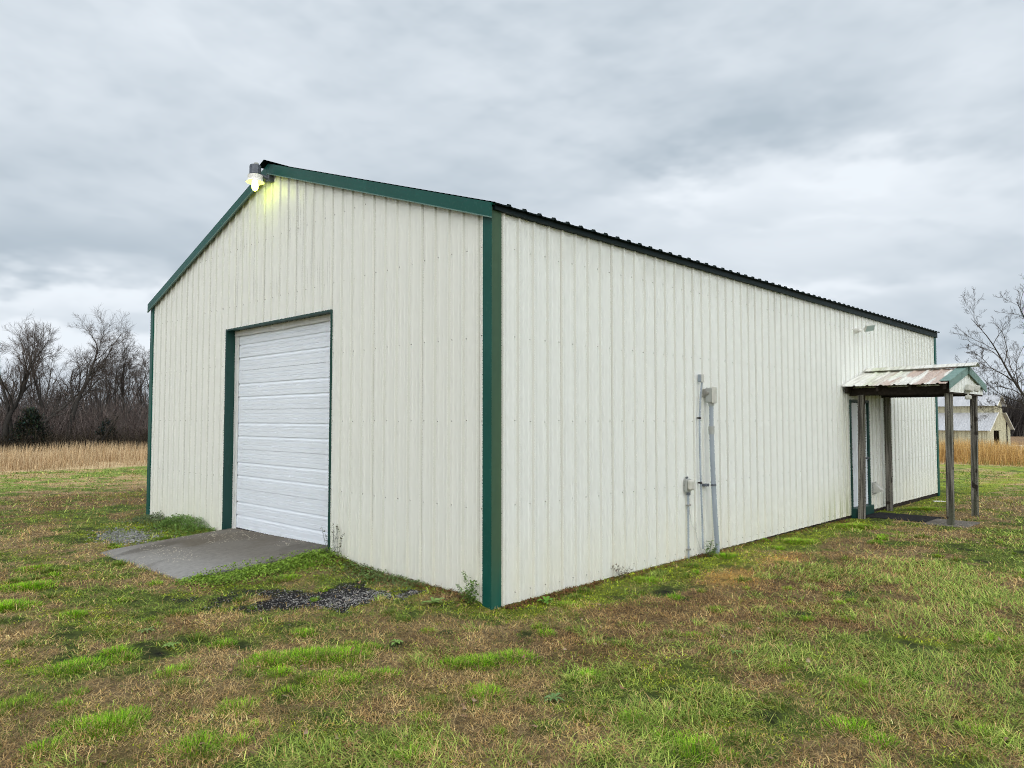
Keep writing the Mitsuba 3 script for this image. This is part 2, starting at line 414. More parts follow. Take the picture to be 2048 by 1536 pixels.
def ramp_uv(x, y):
    v = np.clip((0.175 - y) / 1.81, -0.2, 1.2)
    xl, xr = -5.96 - 0.10 * v, -2.92 - 0.44 * v
    return (x - xl) / (xr - xl), v


def ramp_inside(x, y, grow):
    u, v = ramp_uv(x, y)
    return (u > -grow / 3) & (u < 1 + grow / 3) & (v > -0.1) & (v < 1 + grow / 2)


def ramp_top(x, y):
    u, v = ramp_uv(x, y)
    a = 0.165 + 0.055 * np.clip(u, 0, 1)
    return a * (1 - v) + 0.02 * v


def axis(fine0, fine1, step, reach):
    a = [fine0]
    while a[-1] < fine1:
        a.append(a[-1] + step)
    up, down, s = [a[-1]], [fine0], step
    while up[-1] < reach:
        s *= 1.16
        up.append(up[-1] + s)
    s = step
    while down[-1] > -reach:
        s *= 1.16
        down.append(down[-1] - s)
    return np.array(down[:0:-1] + a + up[1:])


gx, gy = axis(-10.0, 7.0, 0.11, 2500), axis(-5.0, 16.0, 0.11, 2500)
X_, Y_ = np.meshgrid(gx, gy, indexing='ij')
Z_ = height(X_, Y_)
i_, j_ = np.meshgrid(np.arange(len(gx) - 1), np.arange(len(gy) - 1), indexing='ij')
a_ = i_ * len(gy) + j_
quads = np.stack([a_, a_ + len(gy), a_ + len(gy) + 1, a_ + 1], -1).reshape(-1, 4)
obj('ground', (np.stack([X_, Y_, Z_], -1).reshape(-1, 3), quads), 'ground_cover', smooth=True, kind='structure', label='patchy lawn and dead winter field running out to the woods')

# the concrete ramp up to the roll-up door
uu, vv = np.meshgrid(np.linspace(0, 1, 40), np.linspace(0, 1, 30), indexing='ij')
xl, xr = -5.96 - 0.10 * vv, -2.92 - 0.44 * vv
rx = xl + uu * (xr - xl)
ry = 0.175 - 1.81 * vv + 0.07 * (uu - 0.3) * vv
edge = 0.028 * (meshkit.fbm(np.stack([rx * 3, ry * 3, rx * 0], -1), 3, 5) - 0.5)
ry = ry + edge * (vv > 0.95) * 3
rx = rx + edge * ((uu < 0.01) | (uu > 0.99)) * 2
rz = ramp_top(rx, ry) + 0.006 * (meshkit.fbm(np.stack([rx * 1.5, ry * 1.5, rx * 0], -1), 2, 8) - 0.5) - 0.025 * np.clip((vv - 0.86) / 0.14, 0, 1) ** 2
top = np.stack([rx, ry, rz], -1).reshape(-1, 3)
n1 = 30
a_ = (np.arange(39)[:, None] * n1 + np.arange(29)[None]).ravel()
rq = np.stack([a_, a_ + 1, a_ + n1 + 1, a_ + n1], -1)
rim = np.concatenate([np.arange(n1), n1 - 1 + n1 * np.arange(1, 40), 39 * n1 + np.arange(n1 - 2, -1, -1), n1 * np.arange(38, 0, -1)])
low = top[rim] - [0, 0, 0.14]
k = len(top)
m_ = np.arange(len(rim))
sq = np.stack([rim, np.roll(rim, -1), k + np.roll(m_, -1), k + m_], -1)
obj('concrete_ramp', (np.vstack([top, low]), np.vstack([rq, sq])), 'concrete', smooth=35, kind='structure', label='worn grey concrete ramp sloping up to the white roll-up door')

# ------------------------------------------------------------------ the metal building
# outer faces: gable wall at y = 0 looking along -y, long wall at x = 0 looking along +x
W, L = 9.144, 15.24
RIDGE = -W / 2


def roof_z(x):
    return 5.505 - 0.331 * abs(x - RIDGE)


B = thing('metal_building', 'large cream ribbed metal building with dark green trim and a white roll-up door', 'building')
DX0, DX1, DZ = -5.93, -2.945, 3.215
WD0, WD1, WDZ = 9.47, 10.45, 2.20
gw = obj('gable_wall', [box(-W + .02, -.02, .10, .14, 3.3, 3.4), box(-8.0, -7.9, .06, .139, -.2, 3.35), box(-1.2, -1.1, .06, .139, -.2, 3.35)] + [box(-W + .02, 0, .06, .10, z - .045, z + .045) for z in ()] + [box(-W + .02, DX0 - .05, .06, .1, z - .045, z + .045) for z in (.1, .95, 1.82, 2.67, 3.57)]
         + [box(DX1 + .05, -.02, .06, .1, z - .045, z + .045) for z in (.1, .95, 1.82, 2.67)] + [box(-W + .02, DX0 - .05, .028, .06, -.2, .1), box(DX1 + .05, -.03, .028, .06, -.2, .1)], 'dark_wood', B)
lw = obj('long_wall', [box(-.1, -.06, .05, WD0 - .05, z - .045, z + .045) for z in (.1, .97, 1.82)] + [box(-.1, -.06, WD1 + .05, L - .05, z - .045, z + .045) for z in (.1, .97, 1.82)]
         + [box(-.1, -.06, .05, L - .05, z - .045, z + .045) for z in (2.68, 3.58)] + [box(-.06, -.028, .03, WD0 - .01, -.2, .12), box(-.06, -.028, WD1 + .01, L - .03, -.2, .12)], 'dark_wood', B)
G_RIB, L_RIB = -0.222, 0.178


def gable_panel(a, b):
    s, d = rib_line(a, b, G_RIB, extra=(DX0, DX1))
    bot = lambda s, d, m: (s, 0.020 - d, DZ if DX0 < m < DX1 else -0.02)
    return sheet(s, d, bot, lambda s, d, m: (s, 0.020 - d, roof_z(s) - 0.03))


edges = [-W + .015] + [G_RIB + .030 - .9144 * k for k in range(9, -1, -1)] + [-.015]
for a, b in zip(edges[:-1], edges[1:]):
    if b - a > .02:
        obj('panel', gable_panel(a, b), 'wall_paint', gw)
edges = [.015] + [L_RIB - .030 + .9144 * k for k in range(0, 17)] + [L - .015]
for a, b in zip(edges[:-1], edges[1:]):
    if b - a > .02:
        s, d = rib_line(a, b, L_RIB, extra=(WD0, WD1))
        zb = lambda s: 0.0 + 0.004 * s
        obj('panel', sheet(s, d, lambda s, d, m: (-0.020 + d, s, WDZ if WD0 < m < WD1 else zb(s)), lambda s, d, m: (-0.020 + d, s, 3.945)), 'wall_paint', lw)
# walls that cannot be seen from the front
s, d = rib_line(.02, L - .02, .178)
obj('wall', [sheet(s, d, lambda s, d, m: (-W + .02 - d, s, -.02), lambda s, d, m: (-W + .02 - d, s, 3.94))], 'wall_paint', B)
s, d = rib_line(-W + .02, -.02, G_RIB)
obj('wall', [sheet(s, d, lambda s, d, m: (s, L - .02 + d, -.02), lambda s, d, m: (s, L - .02 + d, roof_z(s) - .03))], 'wall_paint', B)
# screws: one mesh for all of them
hexa = trimesh.creation.cylinder(radius=.0062, height=.007, sections=6)
sc = []
rng = np.random.default_rng(5)
for z in (.1, .955, 1.822, 2.675, 3.575, 4.45):
    for k in range(40):
        x = G_RIB - .2286 * k + .062 + rng.normal(0, .004)
        if z > roof_z(x) - .22 or (DX0 - .02 < x < DX1 + .02 and z < DZ) or x < -W + .1 or x > -.13:
            continue
        h = hexa.copy()
        h.apply_transform(trimesh.transformations.rotation_matrix(math.pi / 2, [1, 0, 0]))
        h.apply_translation([x, .0165, z + rng.normal(0, .004)])
        sc.append(h)
for z in (.106, .974, 1.823, 2.677, 3.579):
    for k in range(67):
        y = L_RIB + .2286 * k - .062 + rng.normal(0, .004)
        if (WD0 - .03 < y < WD1 + .03 and z < WDZ) or y < .14 or y > L - .14:
            continue
        h = hexa.copy()
        h.apply_transform(trimesh.transformations.rotation_matrix(math.pi / 2, [0, 1, 0]))
        h.apply_translation([-.0165, y, z + rng.normal(0, .004)])
        sc.append(h)
obj('screw', sc, 'screw_metal', B, kind='stuff')
# trims
ct = obj('corner_trim', [box(-.124, .004, -.004, .0185, -.06, 3.965)], 'green_paint', B, label='dark green corner trim between the two walls, the nearest')
obj('flange', [box(-.0185, .0042, -.0038, .131, -.058, 3.955)], 'olive_green', ct, label='olive side of the corner trim')
obj('corner_trim', [box(-W - .004, -W + .118, -.004, .0185, -.06, 3.96), box(-W - .004, -W + .0185, -.004, .13, -.06, 3.95)], 'green_paint', B)
obj('corner_trim', [box(-.0185, .004, L - .13, L + .004, -.02, 3.95), box(-.124, .004, L - .0185, L + .0045, -.02, 3.95)], 'green_paint', B)


def rake(x0, x1, y0, y1, dz0, dz1):
    """A sloping bar under the roof line from x0 to x1."""
    v = [(x, y, roof_z(x) + z) for x in (x0, x1) for y in (y0, y1) for z in (dz0, dz1)]
    return trimesh.convex.convex_hull(np.array(v))


for x0, x1 in ((RIDGE + .0015, .034), (-W - .034, RIDGE - .0015)):
    r = obj('rake_trim', [rake(x0, x1, -.052, -.032, -.138, 0.004), rake(x0, x1, -.032, .10, -.012, 0.006)], 'green_paint', B)
    obj('hem', [rake(x0, x1, -.062, -.033, -.150, -.1385)], 'porch_green', r, label='pale turned-out lower edge of the trim')
obj('eave_trim', trimesh.convex.convex_hull(np.array([(x, y, z) for y, zb in ((.012, 3.925), (L - .01, 3.852)) for x in (-.019, .04) for z in (zb, 3.985)])), 'dark_green', B)
s, d = rib_line(.02, L - .0, L_RIB)
rz = lambda x, d: roof_z(x) + .014 + d * .35
redges = [-.03] + [L_RIB - .030 + .9144 * k for k in range(0, 17)] + [L + .06]
rf = obj('roof', [box(-W - .02, RIDGE - .05, .3, .34, 3.80, 3.90), box(RIDGE + .05, -.05, .3, .34, 3.80, 3.90)], 'dark_wood', B)
for a, b in zip(redges[:-1], redges[1:]):
    s, d = rib_line(max(a, -.03), b, L_RIB)
    # ends of the sheet at the eave are open corrugations a little past the trim
    caps = []
    for c in L_RIB + .2286 * np.arange(68):
        if a < c <= b:
            caps.append(trimesh.convex.convex_hull(np.array([(x, c + o, roof_z(x) + h) for x in (.045, .083) for o, h in ((-.022, .012), (-.007, .035), (.007, .035), (.022, .012))])))
    obj('sheet', [sheet(s, d, lambda s, d, m: (.08, s, rz(.08, d)), lambda s, d, m: (RIDGE, s, rz(RIDGE, d))),
                  sheet(s, d, lambda s, d, m: (.08, s, rz(.08, d) - .012), lambda s, d, m: (.08, s, rz(.08, d)))] + caps, 'roof_metal', rf)
s, d = rib_line(-.03, L + .06, L_RIB)
obj('sheet', [sheet(s, d, lambda s, d, m: (-W - .085, s, rz(-W - .085, d)), lambda s, d, m: (RIDGE, s, rz(RIDGE, d)))], 'roof_metal', rf)
cap = [(RIDGE - .17, 5.505 - .17 * .331 + .026), (RIDGE, 5.505 + .034), (RIDGE + .17, 5.505 - .17 * .331 + .026), (RIDGE + .165, 5.505 - .17 * .331 + .016), (RIDGE, 5.505 + .026), (RIDGE - .165, 5.505 - .17 * .331 + .016)]
V = np.array([(x, y, z + .012) for y in (-.12, L + .1) for x, z in cap])
F = [(i, (i + 1) % 6, 6 + (i + 1) % 6, 6 + i) for i in range(6)]
obj('ridge_cap', (V, np.array(F)), 'roof_metal', B)
# plain lining that closes the inside
obj('lining', [box(-W + .2, -.2, .3, L - .3, 3.70, 3.74), box(-.16, -.15, .3, L - .3, -.1, 3.7), box(DX0 - .2, DX1 + .2, .60, .62, -.1, 3.7)], 'dark_wood', B)

# the roll-up door: frame, tracks, five ribbed sections
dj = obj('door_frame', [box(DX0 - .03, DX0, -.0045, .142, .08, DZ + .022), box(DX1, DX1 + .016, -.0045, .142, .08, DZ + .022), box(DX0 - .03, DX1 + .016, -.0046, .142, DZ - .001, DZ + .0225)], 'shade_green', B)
xs = np.linspace(DX0, DX1, 25)
sag = .005 * np.sin(xs * 3.1) + .003 * np.sin(xs * 7.3)
head = trimesh.util.concatenate([trimesh.convex.convex_hull(np.array([(x, y, z) for x, sg in ((xs[i], sag[i]), (xs[i + 1], sag[i + 1])) for y in (.13, .16) for z in (DZ - .085 + sg, DZ - .001)])) for i in range(24)])
obj('door_stop', [cbox(DX0 + .001, DX0 + .10, .135, .162, .1, DZ - .086, .004), cbox(DX1 - .03, DX1 - .001, .135, .162, .1, DZ - .086, .004), head], 'track_white', B)
od = obj('roll_up_door', [box(DX0 + .05, DX1 - .02, .163, .185, .172, .182)], 'black_rubber', B)
ZD0, SEC = .180, .604
for k in range(5):
    z0, z1 = ZD0 + k * SEC, ZD0 + (k + 1) * SEC
    pts = [(z0, .0)]                      # (height, depth inwards) up the outside of the section
    majors = (.205, .405)
    zz = .07
    fine = [.066, .140, .272, .338, .470, .536]
    ev = sorted([(m, 1) for m in majors] + [(f, 0) for f in fine])
    for h, big in ev:
        z = z0 + h
        if big:
            pts += [(z - .040, .0), (z - .006, .016), (z, .016), (z + .0015, .0)]
        else:
            pts += [(z - .008, .0), (z - .001, .007), (z + .001, .007), (z + .002, .0)]
    pts += [(z1 - .007, .0), (z1 - .004, .009), (z1, .009)]
    V, F = [], []
    xa, xb = DX0 + .085, DX1 - .012
    for h, dep in pts:
        V += [(xa, .166 + dep, h), (xb, .166 + dep, h)]
    F = [(2 * i, 2 * i + 1, 2 * i + 3, 2 * i + 2) for i in range(len(pts) - 1)]
    obj('door_panel', (np.array(V), np.array(F)), 'door_white', od)
# dark ends of the two deep grooves of each section, at the left
obj('backing', [box(DX0 + .05, DX1 - .012, .19, .2, .18, DZ - .05)], 'black_rubber', od)

# the walk door under the porch
wd = obj('walk_door', [cbox(-.042, -.030, WD0 + .05, WD1 - .055, .17, WDZ - .04, .003)], 'door_white', B)
for (a, b) in ((.08, .40), (.46, .78)):
    for (c, e) in ((.12, .62), (.72, 1.42), (1.52, 1.86)):
        obj('door_panel', cbox(-.0305, -.0245, WD0 + .04 + a, WD0 + .04 + b, .17 + c, .17 + e, .004), 'door_white', wd)
obj('handle', [trimesh.creation.icosphere(subdivisions=2, radius=.03).apply_translation([.02, WD1 - .17, 1.08]), tube([(-.03, WD1 - .17, 1.08), (.02, WD1 - .17, 1.08)], .012)], 'lamp_metal', wd, smooth=True)
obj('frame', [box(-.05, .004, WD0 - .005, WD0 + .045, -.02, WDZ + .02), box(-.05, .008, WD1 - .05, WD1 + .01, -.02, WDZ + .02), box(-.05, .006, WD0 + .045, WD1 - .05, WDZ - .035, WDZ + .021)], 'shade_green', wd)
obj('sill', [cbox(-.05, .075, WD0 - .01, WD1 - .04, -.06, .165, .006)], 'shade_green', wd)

# ------------------------------------------------------------------ lamp under the ridge (lit)
LX, LY = -4.59, -.235
lamp = thing('barn_light', 'lit barn light with a glowing yellow bulb below the roof peak', 'light')
obj('bracket', [cbox(LX - .01, LX + .07, -.075, .012, 5.235, 5.335, .008), tube([(LX + .03, -.03, 5.285), (LX + .015, -.10, 5.30), (LX, -.16, 5.32)], [.032, .026, .024])], 'lamp_metal', lamp, smooth=40)
obj('housing', lathe([(0, 5.305), (.080, 5.305), (.083, 5.318), (.080, 5.33), (.080, 5.425), (.074, 5.442), (0, 5.444)], (LX, LY, 0), 12), 'lamp_metal', lamp, smooth=25)
obj('photocell', lathe([(0, 5.44), (.034, 5.44), (.034, 5.462), (.024, 5.472), (0, 5.473)], (LX + .03, LY, 0), 20), 'box_grey', lamp, smooth=40)
fins = [lathe([(.078, 5.304), (.086, 5.300), (.100, 5.232), (.122, 5.205), (.127, 5.200), (.124, 5.196), (.096, 5.226), (.080, 5.292)], (LX, LY, 0), 40)]
for k in range(28):
    a = k * 2 * math.pi / 28
    f = box(.084, .101, -.0035, .0035, 5.236, 5.298)
    f.apply_transform(trimesh.transformations.rotation_matrix(a, [0, 0, 1]))
    f.apply_translation([LX, LY, 0])
    fins.append(f)
obj('reflector', fins, 'white_plastic', lamp)
g = obj('globe', lathe([(0, 5.072), (.015, 5.075), (.029, 5.087), (.040, 5.108), (.046, 5.138), (.044, 5.168), (.036, 5.20), (.030, 5.235), (0, 5.24)], (LX, LY, 0), 32), 'white_plastic', lamp, smooth=True, label='glowing yellow-green bulb')
scene[g]['emitter'] = {'type': 'area', 'radiance': {'type': 'rgb', 'value': [5.0, 5.9, .55]}}

# ------------------------------------------------------------------ boxes and pipes on the long wall
t = thing('service_conduit', 'thick grey pipe with a big grey box at its top, leaning on the long wall', 'electrical conduit')
obj('pipe', tube([(.09, 4.22, -.12), (.092, 4.205, 0.1), (.10, 4.15, .5), (.10, 4.112, .95), (.095, 4.10, 1.3), (.09, 4.095, 1.66)], .032, 24), 'pvc_grey', t, smooth=40)
obj('pipe', tube([(.09, 4.095, 1.64), (.09, 4.098, 2.08)], .029, 24), 'pvc_grey', t, smooth=40)
obj('coupling', tube([(.09, 4.095, 1.64), (.09, 4.095, 1.75)], .040, 24), 'box_grey', t, smooth=40)
obj('coupling', tube([(.09, 4.098, 2.03), (.09, 4.098, 2.07)], .040, 24), 'box_grey', t, smooth=40)
bx = obj('box', [cbox(.035, .135, 4.035, 4.145, 2.07, 2.275, .010)], 'box_grey', t)
obj('lid', [cbox(.135, .150, 4.028, 4.152, 2.062, 2.285, .006)], 'box_light', bx)
obj('knob', [tube([(.07, 3.995, 2.20), (.07, 4.04, 2.20)], .024, 16), cbox(-.01, .04, 4.03, 4.13, 2.14, 2.26, .01)], 'screw_metal', bx, smooth=40)
obj('strap', [tube([(.10, 4.113, .935), (.10, 4.112, .962)], .036, 24), cbox(-.005, .06, 3.985, 4.07, .93, .965, .004)], 'lamp_metal', t, smooth=40)
t = thing('thin_conduit', 'thin grey pipe with a small box at its top, left of the thick pipe', 'electrical conduit')
obj('pipe', tube([(.035, 3.925, .10), (.035, 3.915, .5), (.033, 3.895, .95), (.032, 3.88, 1.4), (.032, 3.882, 1.85), (.036, 3.91, 2.15), (.04, 3.945, 2.37)], .0115, 14), 'pvc_grey', t, smooth=40)
obj('box', [cbox(.0, .055, 3.90, 3.96, 2.35, 2.455, .008)], 'pvc_grey', t)
obj('lid', [cbox(.055, .064, 3.896, 3.964, 2.345, 2.46, .004)], 'box_light', t)
for z, y in ((.985, 3.894), (1.86, 3.883)):
    obj('strap', [tube([(.034, y, z - .012), (.034, y, z + .012)], .018, 14), box(-.005, .03, y - .012, y + .012, z - .010, z + .010)], 'black_rubber', t)
t = thing('telephone_box', 'small grey box low on the long wall with a thin pipe below it', 'utility box')
obj('box', [cbox(.0, .04, 3.52, 3.645, .885, 1.055, .008)], 'box_grey', t)
obj('lid', [cbox(.04, .10, 3.53, 3.64, .91, 1.045, .018)], 'box_light', t)
obj('tab', box(.0, .02, 3.56, 3.60, 1.06, 1.085), 'lamp_metal', t)
obj('fitting', box(.01, .05, 3.56, 3.60, .845, .88), 'lamp_metal', t)
obj('pipe', tube([(.02, 3.59, .86), (.02, 3.588, .5), (.02, 3.585, -.08)], .011, 12), 'pvc_grey', t, smooth=40)
obj('strap', box(-.005, .035, 3.565, 3.64, .70, .718), 'screw_metal', t)
obj('strap', box(-.005, .035, 3.565, 3.62, .12, .14), 'screw_metal', t)
wy = np.array([(0.02, 3.62, .86), (0.01, 3.64, .6), (0.012, 3.68, .45), (0.02, 3.76, .36), (0.02, 3.80, .41), (0.015, 3.79, .47), (0.015, 3.76, .42), (0.02, 3.79, .28), (0.02, 3.86, .15), (0.02, 3.9, .08)])
obj('wire', tube(wy, .0025, 6), 'box_grey', t)
t = thing('flood_light', 'square flood light on an arm high on the long wall above the porch', 'light')
obj('base', [lathe([(0, 0), (.05, 0), (.05, .04), (.04, .075), (0, .08)], (0, 0, 0), 20).apply_transform(trimesh.transformations.rotation_matrix(math.pi / 2, [0, 1, 0])).apply_translation([-.01, 9.80, 3.555])], 'box_light', t, smooth=40)
obj('arm', [tube([(.06, 9.80, 3.555), (.12, 9.80, 3.56), (.17, 9.81, 3.60), (.22, 9.82, 3.64)], .014, 12), trimesh.creation.icosphere(subdivisions=2, radius=.03).apply_translation([.10, 9.80, 3.557])], 'white_plastic', t, smooth=True)
R_ = trimesh.transformations.euler_matrix(math.radians(12), math.radians(38), math.radians(-28))
hd = cbox(-.022, .022, -.10, .10, -.075, .075, .01)
gl = cbox(.0205, .026, -.09, .09, -.066, .066, .002)
for m in (hd, gl):
    m.apply_transform(R_)
    m.apply_translation([.26, 9.83, 3.60])
obj('lamp_head', hd, 'box_light', t)
obj('glass', gl, 'flood_glass', t)
t = thing('vent_hood', 'small grey dryer vent hood low on the wall just right of the walk door', 'vent')
hood = trimesh.convex.convex_hull(np.array([(0, y, z) for y in (10.60, 10.76) for z in (.37, .56)] + [(.03, y, .56) for y in (10.60, 10.76)] + [(.15, y, z) for y in (10.595, 10.765) for z in (.40, .44)]))
obj('hood', hood, 'box_light', t)
obj('flange', cbox(-.012, .006, 10.575, 10.785, .345, .585, .003), 'box_grey', t)

# ------------------------------------------------------------------ the porch
P = thing('porch', 'small gabled porch of weathered tin on four grey wooden posts', 'porch')
PY, PZ = 10.38, 2.785
pz = lambda y: PZ - .247 * abs(y - PY)
posts = [((.17, 9.455), (.21, 9.455), 'mossy'), ((1.63, 9.47), (1.665, 9.47), ''), ((.11, 11.2), (.11, 11.2), ''), ((1.615, 11.22), (1.66, 11.22), '')]
for (a, b, _) in posts:
    h = .052
    v = [(a[0] + sx * h, a[1] + sy * h, -.25) for sx in (-1, 1) for sy in (-1, 1)] + [(b[0] + sx * h, b[1] + sy * h, 2.30) for sx in (-1, 1) for sy in (-1, 1)]
    V = np.array(v)
    m = trimesh.convex.convex_hull(V)
    m = m.subdivide_to_size(.14)
    q = m.vertices.copy()
    q[:, :2] += .010 * (np.stack([meshkit.fbm(np.stack([q[:, 2] * 1.5, q[:, 2] * 0 + a[0] * 9 + k * 7, q[:, 2] * 0], -1), 2, 3) for k in (0, 1)], 1) - .5)
    m.vertices = q
    obj('post', m, 'old_wood', P)
for y in (9.455, 11.215):
    obj('beam', cbox(.0, 1.70, y - .022, y + .022, 2.285, 2.43, .004), 'dark_wood', P)
obj('beam', cbox(1.70, 1.735, 9.25, 11.55, 2.285, 2.37, .004), 'dark_wood', P)
obj('beam', cbox(.001, .04, 9.2, 11.55, 2.33, 2.42, .004), 'dark_wood', P)
for x in (.04, .58, 1.12, 1.66):
    for sgn in (-1, 1):
        v = np.array([(xx, PY + sgn * yy, pz(PY + sgn * yy) - dz) for xx in (x, x + .038) for yy in (.02, 1.26) for dz in (.03, .115)])
        obj('rafter', trimesh.convex.convex_hull(v), 'dark_wood', P)
pr = obj('roof', [cbox(.0, 1.72, PY + sg * e - .035, PY + sg * e + .035, pz(PY + e) - .045, pz(PY + e) - .010, .004) for sg in (-1, 1) for e in (.25, .75, 1.2)], 'dark_wood', P)
for sg in (-1, 1):
    for a, b in ((.002, .84), (.841, 1.735)):
        s, d = rib_line(a, b, .0)
        wob = lambda s: .006 * math.sin(s * 9 + sg) + .004 * math.sin(s * 23)
        obj('sheet', [sheet(s, d, lambda s, d, m: (s, PY + sg * (1.34 + wob(s)), pz(PY + 1.34) + d), lambda s, d, m: (s, PY, PZ + d)),
                      sheet(s, d, lambda s, d, m: (s, PY + sg * (1.34 + wob(s)), pz(PY + 1.34) + d - .006), lambda s, d, m: (s, PY + sg * (1.34 + wob(s)), pz(PY + 1.34) + d))], 'porch_tin', pr, label='white tin sheet streaked with rust' if (a > .5 and sg < 0) else 'white tin sheet')
cap = [(PY - .17, PZ - .012), (PY, PZ + .052), (PY + .17, PZ - .012), (PY + .165, PZ - .020), (PY, PZ + .046), (PY - .165, PZ - .020)]
V = np.array([(x, y, z + .018 + (.022 if x > 1 else 0)) for x in (.003, 1.92) for y, z in cap])
F = [(i, (i + 1) % 6, 6 + (i + 1) % 6, 6 + i) for i in range(6)]
obj('ridge_cap', (V, np.array(F)), 'porch_tin', P)
for sg in (-1, 1):
    lo, hi = 1.30, .0
    def bar(x0, x1, d0, d1):
        return trimesh.convex.convex_hull(np.array([(x, PY + sg * yy, pz(PY + yy) + dd) for x in (x0, x1) for yy in (lo - .06, hi) for dd in (d0, d1)]))
    out = .022 if sg > 0 else 0
    obj('rake_trim', [bar(1.752 + out, 1.768 + out, -.115, .026), bar(1.60, 1.752 + out, .020, .027)], 'porch_green', P)
s, d = rib_line(PY - 1.18, PY + 1.18, PY - .04)
obj('gable_panel', sheet(s, d, lambda s, d, m: (1.736 + d * .5, s, 2.315), lambda s, d, m: (1.736 + d * .5, s, max(pz(s) - .03, 2.316))), 'wall_paint', P)
t = thing('porch_light', 'cream twin flood light with motion sensor on the porch gable', 'light')
for (cx, cy, yaw) in ((1.83, 10.15, 50), (1.89, 10.33, 20)):
    hd = cbox(-.055, .055, -.06, .06, -.06, .055, .012)
    gl = cbox(.0535, .058, -.05, .05, -.05, .045, .002)
    M_ = trimesh.transformations.euler_matrix(0, math.radians(18), math.radians(yaw))
    for m in (hd, gl):
        m.apply_transform(M_)
        m.apply_translation([cx, cy, 2.405])
    h = obj('lamp_head', hd, 'box_light', t)
    obj('glass', gl, 'flood_glass', h)
obj('base', [cbox(1.748, 1.80, 10.17, 10.33, 2.30, 2.37, .01), tube([(1.77, 10.2, 2.34), (1.79, 10.17, 2.38)], .015), tube([(1.78, 10.28, 2.34), (1.85, 10.31, 2.38)], .015), tube([(1.79, 10.19, 2.32), (1.80, 10.17, 2.27)], .015)], 'box_light', t)
obj('motion_sensor', [cbox(1.76, 1.85, 10.10, 10.22, 2.20, 2.275, .016)], 'box_light', t)

mt = whole('door_mat', [cbox(.10, 1.30, 9.62, 10.55, -.04, .012, .008)], 'black_rubber', 'black rubber mat lying on the ground before the walk door', 'mat')
whole('stone_slab', [cbox(1.22, 1.92, 9.30, 10.22, -.08, .018, .015)], 'concrete', 'grey concrete slab under the nearest outer porch post', 'slab')
mm = trimesh.creation.icosphere(subdivisions=3, radius=1)  # flat pale piece lying in the grass
mm.vertices = mm.vertices * [.17, .11, .018] * (1 + .3 * (meshkit.fbm(mm.vertices * 2.2, 2, 4)[:, None] - .5))
mm.apply_translation([.42, 13.7, -.015])
whole('flat_stone', mm, 'white_plastic', 'flat white piece in the grass near the far end of the long wall', 'stone', smooth=True)
#VEG
# ------------------------------------------------------------------ far barn
t = thing('barn', 'old pale yellow board barn with grey tin roofs beyond the golden grass', 'barn')
BX, BY, BZ, BL = -15.0, 92.8, -1.5, 19.0
PR = [(0, .72), (4.1, 2.62), (3.9, 3.66), (6.05, 4.70), (8.2, 3.66), (8.0, 2.62), (12.1, .72)]
brng = np.random.default_rng(3)


def boards(n0, n1, zb, zt, place, door=None):
    """Vertical boards between n0 and n1 with narrow gaps; place(s, depth, z) gives the point."""
    out, s = [], n0
    while s < n1 - .05:
        w = min(brng.uniform(.24, .32), n1 - s)
        z0 = zb
        if door and s + w / 2 > door[0] and s + w / 2 < door[1]:
            z0 = door[2]
        dd = brng.uniform(0, .02)
        v = np.array([place(a, b, z) for a in (s + .012, s + w - .006) for b in (dd, dd - .03) for z in (z0, zt(a))])
        if zt(s + w / 2) > z0 + .05:
            out.append(trimesh.convex.convex_hull(v))
        s += w
    return out


pr_s, pr_z = [0, 4.09, 4.1, 6.05, 8.0, 8.01, 12.1], [.72, 2.62, 3.56, 4.66, 3.56, 2.62, .72]
obj('wall', boards(0, 12.1, BZ, lambda s: np.interp(s, pr_s, pr_z) - .06, lambda s, d, z: (BX + d, BY + s, z), (3.2, 6.9, .54)), 'barn_paint', t)
obj('wall', boards(0, BL, BZ, lambda s: .68, lambda s, d, z: (BX - s, BY - d, z)), 'barn_paint', t)
obj('wall', boards(0, BL, 2.4, lambda s: 3.6, lambda s, d, z: (BX - s, BY + 4.1 - d, z)), 'barn_paint', t)
obj('wall', boards(0, BL, BZ, lambda s: .68, lambda s, d, z: (BX - s, BY + 12.1 + d, z)), 'barn_paint', t)
obj('back_wall', [box(BX - BL, BX - BL + .1, BY + .1, BY + 12, BZ, .7), box(BX - BL, BX - BL + .1, BY + 4.2, BY + 7.9, .7, 3.5), box(BX - BL, BX - .3, BY + 6, BY + 6.1, BZ, 3.6)], 'dark_wood', t)


def barn_roof(a, b):
    s = np.arange(-.4, BL + .6, .06)
    d = .03 * ((np.arange(len(s)) % 5) == 0)
    return sheet(s, d, lambda s, d, m: (BX - s, BY + a[0], a[1] + d), lambda s, d, m: (BX - s, BY + b[0], b[1] + d))


for a, b in (((-.35, .56), (4.08, 2.66)), ((3.5, 3.44), (6.05, 4.76)), ((8.6, 3.44), (6.05, 4.76)), ((12.45, .56), (8.02, 2.66))):
    r = obj('roof', barn_roof(a, b), 'galvanised', t)
    v = np.array([(BX + x, BY + q[0], q[1] - dz) for x in (.38, .43) for q in (a, b) for dz in (-.03, .07)])
    obj('edge_trim', trimesh.convex.convex_hull(v), 'white_plastic', r)
obj('door', cbox(BX + .03, BX + .09, BY + 5.75, BY + 6.95, BZ, .50, .01), 'barn_paint', t, label='pale board door slid half open')
obj('post', box(BX + .02, BX + .12, BY + 9.9, BY + 10.05, BZ, 1.5), 'dark_wood', t)

# ------------------------------------------------------------------ trees


